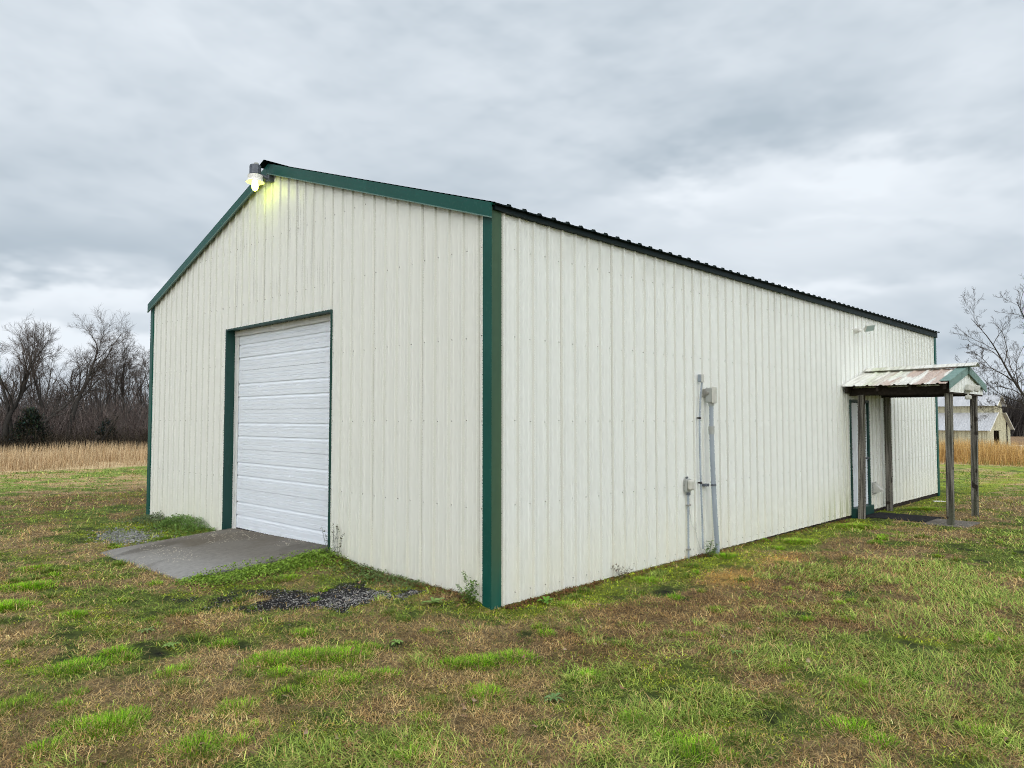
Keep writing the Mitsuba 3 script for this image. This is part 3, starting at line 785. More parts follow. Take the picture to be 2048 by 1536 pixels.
def grow(seed, base, height_, lean=(0, 0), r0=.2, fork=.45, spread=.75, lv=(7, 6, 5, 4), wander=.10, up=.25, limbs=None, ratio=.58, fine=.0085):
    """A bare tree as polylines by level: [(points (n, 3), radii (n,)), ...] per level."""
    rng = np.random.default_rng(seed)
    out = [[] for _ in range(len(lv) + 1)]

    def line(p, d, length, r, n, end, lvl):
        pts, rad = [p], [r]
        for i in range(n - 1):
            d = d + rng.normal(0, wander * (1 + .35 * lvl), 3) + np.array([0, 0, up * (.25 if lvl else .06)])
            d = d / np.linalg.norm(d)
            p = p + d * length / (n - 1)
            pts.append(p)
            rad.append(r + (end * r - r) * (i + 1) / (n - 1))
        return np.array(pts), np.array(rad)

    def children(pts, rad, length, lvl, start):
        if lvl > len(lv):
            return
        n = lv[lvl - 1] + rng.integers(-1, 2)
        for k in range(max(n, 1)):
            f = start + (1 - start) * (k + rng.uniform(.2, .9)) / n
            x = f * (len(pts) - 1)
            i = min(int(x), len(pts) - 2)
            p = pts[i] + (pts[i + 1] - pts[i]) * (x - i)
            d = pts[i + 1] - pts[i]
            d = d / np.linalg.norm(d)
            a = rng.uniform(0, 2 * math.pi)
            u, v = frame_of(d[None])
            side = (math.cos(a) * u + math.sin(a) * v)[0]
            ang = rng.uniform(.45, 1.0) * spread
            nd = d * math.cos(ang) + side * math.sin(ang)
            r = rad[i] * rng.uniform(.42, .68) * (.9 if lvl > 1 else 1)
            Ln = length * ratio * rng.uniform(.6, 1.15) * (1.0 - .45 * (f if lvl == 1 else f * .6))
            q, qr = line(p, nd, Ln, max(r, fine), (8, 7, 5, 4, 3)[min(lvl, 4)], .35, lvl)
            out[lvl].append((q, qr))
            children(q, qr, Ln, lvl + 1, .22)

    base = np.array(base, float)
    if limbs is None:
        d = np.array([lean[0], lean[1], 1.0])
        q, qr = line(base - [0, 0, .3], d / np.linalg.norm(d), height_ * .78, r0, 11, .22, 0)
        qr = qr * .8
        out[0].append((q, qr))
        children(q, qr, height_ * .62, 1, fork)
    else:
        for pts, ra, rb in limbs:
            pts = np.array(pts, float)
            q = np.stack([np.interp(np.linspace(0, 1, 13), np.linspace(0, 1, len(pts)), pts[:, k]) for k in range(3)], 1)
            q[1:-1] = (q[:-2] + 2 * q[1:-1] + q[2:]) / 4
            qr = np.linspace(ra, rb, 13)
            out[0].append((q, qr))
            children(q, qr, np.linalg.norm(pts[-1] - pts[0]) * .8, 1, .3)
    return out


def as_mesh(levels, sides, thin=1.0):
    parts, at = [], 0
    for lines in levels:
        by = {}
        for q, r in lines:
            by.setdefault(len(q), []).append((q, r * thin))
        for n, items in by.items():
            V, F = tubes(np.array([a for a, _ in items]), np.array([b for _, b in items]), sides)
            parts.append((V, F + at))
            at += len(V)
    return np.vstack([a for a, _ in parts]), np.vstack([b for _, b in parts])


def place(u, D):
    """A point of the land: metres to the right of the view's heading and metres ahead."""
    q = CAM * [1, 1, 0] + RIGHT * u + AHEAD * D
    return np.array([q[0], q[1], float(height(q[0], q[1]))])


def tinted(V, base, vary, seed, scale=3.0):
    n = meshkit.noise(np.asarray(V) * scale, seed)[:, None]
    return np.clip(np.asarray(base) * (1 + vary * (n - .5) * 2), .003, 1)


BARK, TWIG = (0.055, 0.052, 0.049), (0.105, 0.090, 0.082)


def tree(levels, label, group=None, bark_c=BARK, twig_c=TWIG, cut=2, seed=0):
    t = thing('bare_tree', label, 'tree', group)
    V, F = as_mesh(levels[:cut], 7)
    obj('trunk', (V, F), 'tinted_matt', t, smooth=True, color=tinted(V, bark_c, .35, seed))
    V, F = as_mesh(levels[cut:], 3)
    obj('crown', (V, F), 'tinted_matt', t, color=tinted(V, twig_c, .3, seed, .8))
    return t


def R_of(px, D):
    return (px - 1024) / 1471.86 * D


# label, column of the trunk's foot in metres right of the heading, distance, height, options
FAR = [
    ('bare tree with dark thick forked trunk at the left edge of the woods', R_of(14, 62), 62, 11.2, dict(r0=.36, fork=.32, lv=(10, 8, 6, 5), spread=.72, lean=(.02, .0), ratio=.66)),
    ('second dark bare trunk close beside the left-edge tree', R_of(32, 63.5), 63.5, 10.2, dict(r0=.26, fork=.40, lv=(8, 7, 6, 4), spread=.75, lean=(-.03, 0.04), ratio=.64)),
    ('grey bare tree leaning right behind the dark cedar', R_of(47, 65), 65, 10.0, dict(r0=.30, fork=.40, lv=(8, 7, 6, 4), spread=.8, lean=(.22, .22), ratio=.62)),
    ('tall slender bare tree between the cedar and the tallest tree', R_of(104, 67), 67, 12.6, dict(r0=.25, fork=.42, lv=(9, 8, 6, 5), spread=.72, lean=(-.04, -.02), ratio=.64)),
    ('tallest bare tree of the left woods with a broad rounded crown', R_of(137, 65), 65, 12.6, dict(r0=.34, fork=.36, lv=(12, 8, 7, 5), spread=.95, lean=(.01, 0), ratio=.68)),
    ('bare tree leaning right with long forked limbs above the thicket', R_of(163, 69), 69, 10.3, dict(r0=.22, fork=.45, lv=(7, 7, 6, 5), spread=.7, lean=(.26, .24), ratio=.64)),
    ('small crooked dark bare tree at the front of the thicket', R_of(183, 60), 60, 5.4, dict(r0=.18, fork=.25, lv=(7, 7, 6, 4), spread=.9, lean=(.35, .3), wander=.2)),
    ('bare tree with many upright limbs just left of the building corner', R_of(262, 70), 70, 10.8, dict(r0=.25, fork=.34, lv=(12, 8, 6, 5), spread=.58, lean=(.0, 0), ratio=.66)),
    ('thin bare tree rising behind the right part of the thicket', R_of(224, 76), 76, 11.2, dict(r0=.18, fork=.40, lv=(9, 7, 6, 4), spread=.65, lean=(.05, 0), ratio=.62)),
    ('bare tree partly hidden by the left corner of the building', R_of(300, 68), 68, 10.0, dict(r0=.22, fork=.36, lv=(10, 7, 6, 4), spread=.7, lean=(-.1, -.1), ratio=.64)),
    ('bare tree with a forked crown behind the right end of the thicket', R_of(205, 84), 84, 11.4, dict(r0=.19, fork=.40, lv=(9, 7, 6, 4), spread=.7, lean=(-.05, .0), ratio=.62)),
    ('bare tree behind the gap between the left-edge trees and the slender tree', R_of(66, 86), 86, 12.2, dict(r0=.2, fork=.38, lv=(9, 7, 6, 4), spread=.75, lean=(.05, .0), ratio=.62)),
    ('bare tree half hidden behind the many-limbed tree by the building', R_of(282, 82), 82, 11.6, dict(r0=.2, fork=.36, lv=(9, 7, 6, 4), spread=.65, lean=(.02, .03), ratio=.62)),
    ('slim bare tree behind and right of the tallest tree', R_of(172, 88), 88, 13.0, dict(r0=.2, fork=.40, lv=(9, 7, 6, 4), spread=.7, lean=(-.02, .02), ratio=.62)),
    ('slim bare tree farthest back between the two leaning trees', R_of(78, 78), 78, 11.6, dict(r0=.19, fork=.42, lv=(9, 7, 6, 4), spread=.7, lean=(.0, .03), ratio=.6)),
]
for i, (lab, r, D, h, o) in enumerate(FAR):
    tree(grow(100 + i, place(r, D), h, **o), lab, 'bare trees at the edge of the left woods', seed=i, bark_c=np.array(BARK) * (1.7 if i in (2, 5) else .8 if i in (0, 1, 6) else 1.1))
# the near bare tree at the right: its trunk stands just outside the picture
TB = place(R_of(2150, 24), 24)


def loc(px, py, D=24.0, toward=0.0):
    return CAM * [1, 1, 0] + RIGHT * R_of(px, D + toward) + AHEAD * (D + toward) + np.array([0, 0, 1.84 + (837 - py) / 1471.86 * (D + toward)])


LK = .62
limbs = [([TB - [0, 0, .3], loc(2144, 900), loc(2120, 860)], .17, .11),
         ([loc(2120, 862), loc(2085, 835), loc(2046, 787), loc(2020, 745), loc(1999, 702), loc(1978, 668), loc(1947, 634)], .085, .010),
         ([loc(2030, 762), loc(2008, 746), loc(1985, 735), loc(1966, 712), loc(1945, 700)], .034, .007),
         ([loc(2120, 862), loc(2090, 812, 24, -.6), loc(2060, 805, 24, -1), loc(2020, 797, 24, -1.2), loc(1990, 780, 24, -1.4), loc(1968, 755, 24, -1.6)], .045, .008),
         ([loc(2122, 866), loc(2075, 830, 24, .8), loc(2035, 815, 24, 1.0), loc(2000, 812, 24, 1.2), loc(1965, 825, 24, 1.3)], .040, .006),
         ([loc(2118, 860), loc(2100, 760), loc(2080, 690), loc(2058, 640), loc(2040, 600)], .10, .012),
         ([loc(2118, 860), loc(2130, 760), loc(2120, 660), loc(2110, 570)], .10, .012),
         ([loc(2060, 808), loc(2035, 780, 24, .6), loc(2000, 770, 24, .9), loc(1975, 775, 24, 1.1)], .03, .006)]
limbs = [(a, b * LK, c * LK) for a, b, c in limbs]
near = grow(77, TB, 8, limbs=limbs, lv=(9, 8, 7, 3), spread=.85, wander=.13, up=.45, ratio=.46, fine=.0034)
tree(near, 'bare tree reaching in from the right above the porch and barn', bark_c=(.062, .056, .052), twig_c=(.085, .07, .062), cut=1, seed=50)

# cedar and dark evergreen shrub at the foot of the left woods


def evergreen(u, D, h, w, seed, label, cat, n=9000, dark=(0.012, 0.019, 0.013)):
    rng = np.random.default_rng(seed)
    b = place(u, D)
    t = thing('cedar_tree' if cat == 'tree' else 'evergreen_shrub', label, cat)
    obj('trunk', tube([b - [0, 0, .3], b + [0.05, 0, h * .5], b + [0, 0, h * .9]], [.13, .08, .02], 8), 'bark', t, smooth=True)
    # sprays on many short boughs
    nb = 260
    f = rng.uniform(0, 1, nb) ** .8
    zz = .04 * h + f * h * .94
    env = w / 2 * np.sin(np.clip((1 - f) * 1.9 + .15, 0, 1.57)) * rng.uniform(.55, 1.2, nb)
    a = rng.uniform(0, 2 * np.pi, nb)
    tip = b + np.stack([np.cos(a) * env, np.sin(a) * env, zz + .12 * h * rng.uniform(-.3, .8, nb)], 1)
    root = b + np.stack([zz * 0, zz * 0, zz - .1], 1)
    k = rng.integers(0, nb, n)
    g = rng.uniform(.35, 1.0, n) ** .6
    c = root[k] + (tip - root)[k] * g[:, None] + rng.normal(0, .13, (n, 3))
    d = (tip - root)[k] + rng.normal(0, .6, (n, 3)) + [0, 0, .35]
    d /= np.linalg.norm(d, axis=1, keepdims=True)
    s, _ = frame_of(d)
    ln, wd = rng.uniform(.12, .34, n)[:, None], rng.uniform(.03, .07, n)[:, None]
    V = np.stack([c - s * wd, c + s * wd, c + d * ln], 1).reshape(-1, 3)
    col = np.repeat(np.array(dark) * rng.uniform(.5, 1.9, (n, 1)) * (1 + .25 * rng.normal(0, 1, (n, 3)) * [1, .4, 1]).clip(.5, 1.6), 3, 0)
    obj('crown', (V, np.arange(3 * n).reshape(-1, 3)), 'tinted_matt', t, color=np.clip(col, .002, 1))


evergreen(R_of(62, 61), 61, 3.4, 3.2, 5, 'dark green cedar tree at the front of the left woods', 'tree', 5500, (0.034, 0.043, 0.034))
evergreen(R_of(216, 62), 62, 2.4, 1.8, 6, 'low dark evergreen shrub in the thicket behind the tall grass', 'shrub', 2200, (0.034, 0.040, 0.034))


def thicket(name, label, spots, n, hmin, hmax, seed, tone, thick=(.014, .045), segs=4):
    """A mass of thin saplings and brush: one object of many bent stems with side shoots."""
    rng = np.random.default_rng(seed)
    P0 = spots(rng, n)
    h = rng.uniform(hmin, hmax, n) * rng.uniform(.55, 1, n)
    d = np.stack([rng.normal(0, .20, n), rng.normal(0, .20, n), np.ones(n)], 1)
    bend = rng.normal(0, .25, (n, 3)) * [1, 1, .2]
    tt = np.linspace(0, 1, segs)
    P = P0[:, None] + d[:, None] * (h[:, None] * tt)[..., None] + bend[:, None] * (h[:, None] * tt ** 2)[..., None] * .4
    R = rng.uniform(*thick, n)[:, None] * (1 - .8 * tt)
    V1, F1 = tubes(P, R, 3)
    m = n * 5
    k = rng.integers(0, n, m)
    f = rng.uniform(.15, .97, m)
    i = np.minimum((f * (segs - 1)).astype(int), segs - 2)
    fr = (f * (segs - 1) - i)[:, None]
    c = P[k, i] * (1 - fr) + P[k, i + 1] * fr
    e = rng.normal(0, 1, (m, 3)) * [1, 1, .5] + [0, 0, .75]
    e /= np.linalg.norm(e, axis=1, keepdims=True)
    ln = (h[k] * rng.uniform(.12, .36, m))[:, None]
    s, v = frame_of(e)
    w = rng.uniform(.008, .020, m)[:, None]
    mid = c + e * ln * .5 + rng.normal(0, .07, (m, 3)) * ln
    V2 = np.stack([c - s * w, c + s * w, mid + s * w * .7, mid - s * w * .7, c + e * ln + [0, 0, .06]], 1).reshape(-1, 3)
    b = np.arange(m)[:, None] * 5
    F2 = np.vstack([b + [0, 1, 2], b + [0, 2, 3], b + [3, 2, 4]])
    V = np.vstack([V1, V2])
    F = np.vstack([F1, F2 + len(V1)])
    sh = np.concatenate([np.repeat(rng.uniform(.5, 1.5, n), segs * 3), np.repeat(rng.uniform(.6, 1.6, m), 5)])[:, None]
    hue = np.concatenate([np.repeat(rng.uniform(0, 1, n), segs * 3), np.repeat(rng.uniform(0, 1, m), 5)])[:, None]
    col = (np.array(tone[0]) * (1 - hue) + np.array(tone[1]) * hue) * sh
    obj(name, (V, F), 'tinted_matt', color=np.clip(col, .003, 1), kind='stuff', label=label)


def band(u0, u1, d0, d1):
    def spots(rng, n):
        D = rng.uniform(d0, d1, n)
        fr = rng.uniform(u0, u1, n)
        r = (fr - 1024) / 1471.86 * D
        q = CAM * [1, 1, 0] + RIGHT * r[:, None] + AHEAD * D[:, None]
        q[:, 2] = height(q[:, 0], q[:, 1]) - .1
        return q
    return spots


TONES = ((.120, .090, .084), (.165, .142, .130))
thicket('undergrowth', 'greyish brown thicket of saplings at the foot of the left woods', band(-220, 470, 63, 82), 5200, 2.0, 6.3, 11, TONES)
thicket('woodland', 'distant grey brown mass of bare woods behind the left thicket', band(-320, 560, 84, 112), 6500, 5.0, 9.6, 12, ((.10, .088, .084), (.135, .125, .120)), (.03, .09))
thicket('brush', 'low dark brush along the front of the left woods', band(-220, 470, 59, 64), 3600, .9, 2.4, 13, ((.030, .026, .022), (.075, .062, .045)), (.008, .02))
thicket('woodland', 'far dark bare woods beyond the barn on the right', band(1850, 2420, 142, 175), 8500, 6.5, 10.5, 14, ((.052, .047, .046), (.085, .077, .073)), (.05, .14))

# ------------------------------------------------------------------ grass


def blades(P, heading, length, width, tilt, curl, col, tip):
    """Bent blades: three triangles each. tilt from upright at the foot, curl adds towards the tip."""
    n = len(P)
    h = np.stack([np.cos(heading), np.sin(heading), np.zeros(n)], 1)
    s = np.stack([-h[:, 1], h[:, 0], h[:, 2]], 1)
    up = np.array([0, 0, 1.0])
    a1, a2 = tilt[:, None], (tilt + curl)[:, None]
    L_, w = length[:, None], width[:, None] / 2
    mid = P + (h * np.sin(a1) + up * np.cos(a1)) * L_ * .5
    end = mid + (h * np.sin(a2) + up * np.cos(a2)) * L_ * .5
    V = np.stack([P - s * w, P + s * w, mid + s * w * .8, mid - s * w * .8, end], 1).reshape(-1, 3)
    b = np.arange(n)[:, None] * 5
    F = np.stack([b + [0, 1, 2], b + [0, 2, 3], b + [3, 2, 4]], 1).reshape(-1, 3)
    C = np.stack([col, col, .5 * (col + tip), .5 * (col + tip), tip], 1).reshape(-1, 3)
    return V, F, np.clip(C, .003, 1)


def blocked(x, y):
    inside = (x > -W - .02) & (x < .01) & (y > -.005) & (y < L)
    mat_ = (x > .08) & (x < 1.3) & (y > 9.6) & (y < 10.56)
    slab = (x > 1.22) & (x < 1.92) & (y > 9.3) & (y < 10.22)
    return inside | mat_ | slab | ramp_inside(x, y, -.03)


def pick(rng, tones, n):
    t_ = np.array(tones)
    a, b = rng.integers(0, len(t_), n), rng.integers(0, len(t_), n)
    f = rng.uniform(0, 1, (n, 1))
    return t_[a] * f + t_[b] * (1 - f)


rng = np.random.default_rng(20)
DEAD = [(.46, .335, .165), (.58, .445, .25), (.35, .225, .10), (.20, .12, .05), (.42, .305, .175)]
DBROWN = [(.27, .17, .08), (.34, .225, .11), (.17, .105, .05), (.22, .13, .065)]
DGREEN = [(.125, .19, .04), (.17, .245, .052), (.095, .14, .036), (.22, .265, .07)]
DMOSS = [(.255, .33, .022), (.20, .27, .02), (.31, .345, .04)]
BRIGHT = [(.13, .31, .012), (.20, .42, .018), (.075, .185, .012), (.28, .46, .03)]
FESC = [(.185, .285, .075), (.26, .35, .115), (.135, .21, .05), (.37, .41, .17)]
DSTRAW = [(.62, .40, .12), (.50, .30, .09), (.66, .46, .18)]
sets = []
for r0, r1, dens in ((3.3, 5.5, 6500), (5.5, 8, 4000), (8, 11, 2000), (11, 15, 900), (15, 21, 380), (21, 31, 150)):
    half = math.radians(50)
    n = int(half * (r1 * r1 - r0 * r0) * dens)
    a = rng.uniform(-half, half, n)
    r = np.sqrt(rng.uniform(r0 * r0, r1 * r1, n))
    q = CAM * [1, 1, 0] + (RIGHT * np.sin(a)[:, None] + AHEAD * np.cos(a)[:, None]) * r[:, None]
    x, y = q[:, 0], q[:, 1]
    keep = ~blocked(x, y) & (x > -25.8) & (y < 30.6)
    # what lies right behind the building from the camera is left out
    keep &= ~((x < -W) & (y > 6) & (x > -25) & (y < 16 + (-x - W) * .2) & (y - 3 > (-x - W) * .45))
    q, x, y, r = q[keep], x[keep], y[keep], r[keep]
    n = len(q)
    green, moss, brown, straw, bare = lawn(NP, x, y)
    q[:, 2] = height(x, y) - .004
    cl = meshkit.noise(np.stack([x * 7, y * 7, x * 0], -1), 5)      # little clumps
    dice, d2, d3 = rng.uniform(0, 1, n), rng.uniform(0, 1, n), rng.uniform(0, 1, n)
    keep = (bare < .35) | (dice > .985)
    is_straw = d3 < straw * .9
    is_moss = (d2 < moss * .75) & ~is_straw
    is_green = (dice < np.clip(green * 1.1 + .6 * (cl - .5), .05, .95)) & ~is_moss & ~is_straw
    dead = ~(is_straw | is_moss | is_green)
    is_br = dead & (rng.uniform(0, 1, n) < brown * .9)
    fesc = is_green & (rng.uniform(0, 1, n) < np.clip(.10 + .75 * (x > 1.5) * (meshkit.noise(np.stack([x * 1.1, y * 1.1, x * 0], -1), 9) > .45), 0, 1))
    col = pick(rng, DEAD, n)
    for m, tones in ((is_br, DBROWN), (is_green, DGREEN), (fesc, FESC), (is_moss, DMOSS), (is_straw, DSTRAW)):
        col[m] = pick(rng, tones, int(m.sum()))
    col *= rng.uniform(.5, 1.35, (n, 1)) * (.30 + .75 * meshkit.noise(np.stack([x * 14, y * 14, x * 0], -1), 17) + .70 * meshkit.noise(np.stack([x * 5, y * 5, x * 0], -1), 23))[:, None]
    far = np.clip(r / 6.0, 1, 5)
    ln = np.where(dead, rng.uniform(.025, .075, n), rng.uniform(.02, .055, n))
    ln = np.where(is_moss, rng.uniform(.012, .03, n), ln)
    ln = np.where(fesc, rng.uniform(.05, .12, n), ln) * (.8 + .2 * far)
    wd = np.where(fesc, .0042, np.where(is_moss, .007, .0030)) * np.where(is_moss, np.minimum(far, 1.7), far) * rng.uniform(.8, 1.3, n)
    tilt = np.where(dead, rng.uniform(.85, 1.55, n), rng.uniform(.4, 1.25, n))
    tilt = np.where(fesc, rng.uniform(.7, 1.35, n), tilt)
    curl = np.where(dead, rng.normal(.0, .5, n), rng.uniform(.1, .8, n))
    tip = np.where(dead[:, None], col * 1.1, col * np.array([1.25, 1.08, 1.15]))
    q[:, 2] += np.where(dead, rng.uniform(0, .022, n), 0)
    g = blades(q, rng.uniform(0, 2 * np.pi, n), ln, wd, tilt, curl, col, tip)
    if keep.all():
        sets.append(g)
    else:
        k5 = np.repeat(keep, 5)
        V, C = g[0][k5], g[2][k5]
        sets.append((V, (np.arange(len(V) // 5)[:, None, None] * 5 + np.array([[0, 1, 2], [0, 2, 3], [3, 2, 4]])).reshape(-1, 3), C))

# bright tufts and longer fescue clumps where they stand in the lawn: x, y, radius, kind
TUFTS = [(-.96, -3.36, .2, 't'), (.38, -3.56, .25, 't'), (.31, -3.43, .19, 't'), (.07, -2.0, .25, 't'), (-.08, -2.26, .22, 't'), (.26, -1.81, .21, 't'), (-1.09, -3.01, .13, 't'), (-.9, -3.01, .09, 't'),
         (.81, -1.84, .12, 't'), (.62, -2.84, .14, 't'), (1.02, -3.26, .18, 't'), (-.34, -2.89, .12, 't'), (-.03, -2.94, .13, 'd'), (.97, -1.34, .14, 't'), (1.09, -1.17, .18, 't'), (1.19, -.9, .185, 't'),
         (1.47, -1.23, .12, 'd'), (1.6, -1.6, .17, 't'), (1.46, -1.91, .113, 'd'), (1.6, -2.11, .136, 'm'), (1.84, -.79, .116, 't'), (.92, -.24, .08, 't'), (-.5, -1.72, .11, 't'), (.46, -3.87, .124, 't'),
         (3.52, -.43, .142, 't'), (3.72, -.51, .11, 't'), (3.37, .33, .22, 'm'), (3.69, 2.23, .25, 'm'), (2.76, .29, .13, 'm'), (.59, -2.46, .11, 'm'), (.65, -2.18, .22, 'm'), (-.39, -3.84, .2, 'm'),
         (2.08, -1.94, .09, 'm'), (4.08, .02, .22, 'm'), (2.98, -1.33, .19, 't'), (2.65, -1.24, .134, 'd'), (2.22, .31, .09, 'd'), (.21, -1.55, .13, 'm'), (.78, -.1, .065, 'f'), (2.65, -1.08, .24, 'f'),
         (2.73, -.67, .25, 'f'), (2.48, -1.03, .14, 'f'), (1.59, -2.7, .25, 'f'), (1.94, -2.35, .19, 'f'), (1.43, -2.86, .13, 'f'), (3.63, .1, .27, 'f'), (3.69, .39, .2, 'f'), (2.38, .4, .26, 'f'),
         (2.61, .62, .18, 'f'), (3.65, 1.16, .36, 'f'), (3.21, 2.63, .5, 'f'), (3.11, 1.12, .23, 'f'), (3.22, .59, .21, 'f'), (.74, -1.46, .12, 'f'), (.71, -1.24, .17, 'f'), (3.16, 3.93, .5, 'f'),
         (1.64, 3.83, .5, 'f'), (2.53, 4.7, .6, 'f'), (4.08, .54, .24, 'f'), (2.35, 2.28, .22, 'f'), (3.94, 1.6, .28, 'f'), (-1.6, -4.0, .2, 't'), (-3.4, -3.3, .3, 't'), (-2.6, -2.9, .12, 't'), (-4.3, -2.9, .25, 't'),
         (-5.4, -2.6, .2, 'm'), (-2.0, -2.2, .12, 'd'), (.42, .62, .16, 'm'), (.38, 2.1, .2, 'm'), (.30, 4.05, .13, 't'), (.45, 6.0, .3, 'm'), (.5, 8.2, .4, 'm'), (.6, 11.9, .35, 'm')]
trng = np.random.default_rng(99)
for _ in range(420):
    a_, r_ = trng.uniform(-.80, .80), 3.5 + 10.5 * trng.uniform(0, 1) ** 1.2
    q_ = CAM + (RIGHT * math.sin(a_) + AHEAD * math.cos(a_)) * r_
    kinds = 'ffffdddmmt' if q_[0] > 1.4 else 'mmmdddttdf'
    TUFTS.append((float(q_[0]), float(q_[1]), float(trng.uniform(.03, .11)), kinds[trng.integers(0, 10)]))
for (tx, ty, tr, kind) in TUFTS:
    tr = tr * (1.35 if kind == 'f' else 1.0)
    n = int({'t': 9500, 'd': 8000, 'm': 8000, 'f': 1500}[kind] * tr * tr * math.pi * .8) + 60
    a, r = rng.uniform(0, 2 * np.pi, n), tr * np.sqrt(rng.uniform(0, 1, n))
    wob = .65 + .7 * meshkit.noise(np.stack([np.cos(a) * 2.0 + tx * 7, np.sin(a) * 2.0 + ty * 7, a * 0], -1), 2)
    x, y = tx + np.cos(a) * r * wob, ty + np.sin(a) * r * wob
    ok = ~blocked(x, y)
    x, y, a, r = x[ok], y[ok], a[ok], r[ok]
    n = len(x)
    f = r / tr
    tones, l0, l1, wd = {'t': (BRIGHT, .045, .085, .0026), 'd': (DGREEN[:3] + BRIGHT[2:3], .045, .09, .0026), 'm': (BRIGHT[1:2] + DMOSS[1:2] + DGREEN[1:2], .03, .06, .0026), 'f': (FESC, .07, .16, .0040)}[kind]
    col = pick(rng, tones, n) * rng.uniform(.45, 1.3, (n, 1)) * (.55 + .9 * meshkit.noise(np.stack([x * 22, y * 22, x * 0], -1), 27))[:, None]
    old = rng.uniform(0, 1, n) < (.08 if kind != 'f' else .16)
    col[old] = pick(rng, DEAD, int(old.sum()))
    tilt = (.12 + .75 * f) * rng.uniform(.5, 1.3, n) if kind != 'f' else rng.uniform(.55, 1.3, n)
    head = a + rng.normal(0, .7, n) if kind != 'f' else rng.uniform(0, 2 * np.pi) + rng.normal(0, 1.1, n)
    P_ = np.stack([x, y, height(x, y) - .004], 1)
    sets.append(blades(P_, head, rng.uniform(l0, l1, n) * (1.1 - .35 * f), wd * rng.uniform(.8, 1.3, n) * max(1, math.hypot(tx - 5.2, ty + 5) / 6), tilt, rng.uniform(.1, .7, n), col, col * [1.15, 1.1, 1.1]))


def join(sets):
    V, F, C, at = [], [], [], 0
    for v, f, c in sets:
        V.append(v)
        F.append(f + at)
        C.append(c)
        at += len(v)
    return np.vstack(V), np.vstack(F), np.vstack(C)


V, F, C = join(sets)
C = np.clip(C * np.where(C[:, :1] > C[:, 1:2], [1.13, 1.09, .86], [1.18, 1.22, .66]), .003, .9)
obj('lawn_grass', (V, F), 'tinted', color=C, kind='stuff', label='patchy mown grass, dead tan blades mixed with bright green tufts')

# the standing dead grass of the field


def tall(rng, n, x0, x1, y0, y1, tones, h0, h1, edge):
    x, y = rng.uniform(x0, x1, n), rng.uniform(y0, y1, n)
    cl = meshkit.fbm(np.stack([x * .55, y * .55, x * 0], -1), 3, 31)
    e = edge(x, y)                       # metres into the field
    e = e + 1.3 * (meshkit.noise(np.stack([x * .35, y * .35, x * 0], -1), 4) - .5)
    ok = (rng.uniform(0, 1, n) < np.clip(.25 + 1.5 * (cl - .32), .05, 1)) & (e > 0)
    x, y, e, cl = x[ok], y[ok], e[ok], cl[ok]
    n = len(x)
    h = rng.uniform(h0, h1, n) * np.clip(.40 + .5 * e, .35, 1) * (.75 + .5 * cl)
    col = pick(rng, tones, n) * rng.uniform(.7, 1.25, (n, 1))
    P_ = np.stack([x, y, height(x, y) - .02], 1)
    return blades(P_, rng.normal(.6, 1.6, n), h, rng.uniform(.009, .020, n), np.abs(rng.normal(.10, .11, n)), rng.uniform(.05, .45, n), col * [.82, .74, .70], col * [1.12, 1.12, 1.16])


LTONE = [(.66, .52, .31), (.72, .60, .39), (.58, .44, .26), (.46, .32, .19)]
RTONE = [(.66, .44, .155), (.72, .52, .23), (.56, .36, .12), (.46, .29, .12)]
rng = np.random.default_rng(41)
s1 = tall(rng, 34000, -36, -25.4, -9, 24, LTONE, .52, .93, lambda x, y: -x - 25.9)
s2 = tall(rng, 46000, -16, 14, 30.0, 37.5, RTONE, .74, 1.10, lambda x, y: y - 30.6)
s3 = tall(rng, 9000, -27.5, -24.6, -9, 24, LTONE + DBROWN[:2], .12, .34, lambda x, y: -x - 24.9)
s4 = tall(rng, 10000, -16, 14, 29.0, 31.5, RTONE + DGREEN[:2], .12, .34, lambda x, y: y - 29.6)
V, F, C = join([s1, s2, s3, s4])
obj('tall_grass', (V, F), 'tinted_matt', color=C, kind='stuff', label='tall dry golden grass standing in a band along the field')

# ------------------------------------------------------------------ gravel, litter, weeds
ico = trimesh.creation.icosahedron()


def pebbles(rng, P, size, tones):
    n = len(P)
    s = rng.uniform(.6, 1.4, (n, 1, 3)) * size[:, None, None] * [1, 1, .6]
    V = ico.vertices[None] * s * rng.uniform(.75, 1.25, (n, len(ico.vertices), 1))
    a = rng.uniform(0, 6.3, n)
    c, d = np.cos(a)[:, None], np.sin(a)[:, None]
    V = np.stack([V[..., 0] * c - V[..., 1] * d, V[..., 0] * d + V[..., 1] * c, V[..., 2]], -1) + P[:, None]
    F = (ico.faces[None] + np.arange(n)[:, None, None] * len(ico.vertices)).reshape(-1, 3)
    return V.reshape(-1, 3), F, np.repeat(pick(rng, tones, n) * rng.uniform(.6, 1.4, (n, 1)), len(ico.vertices), 0)


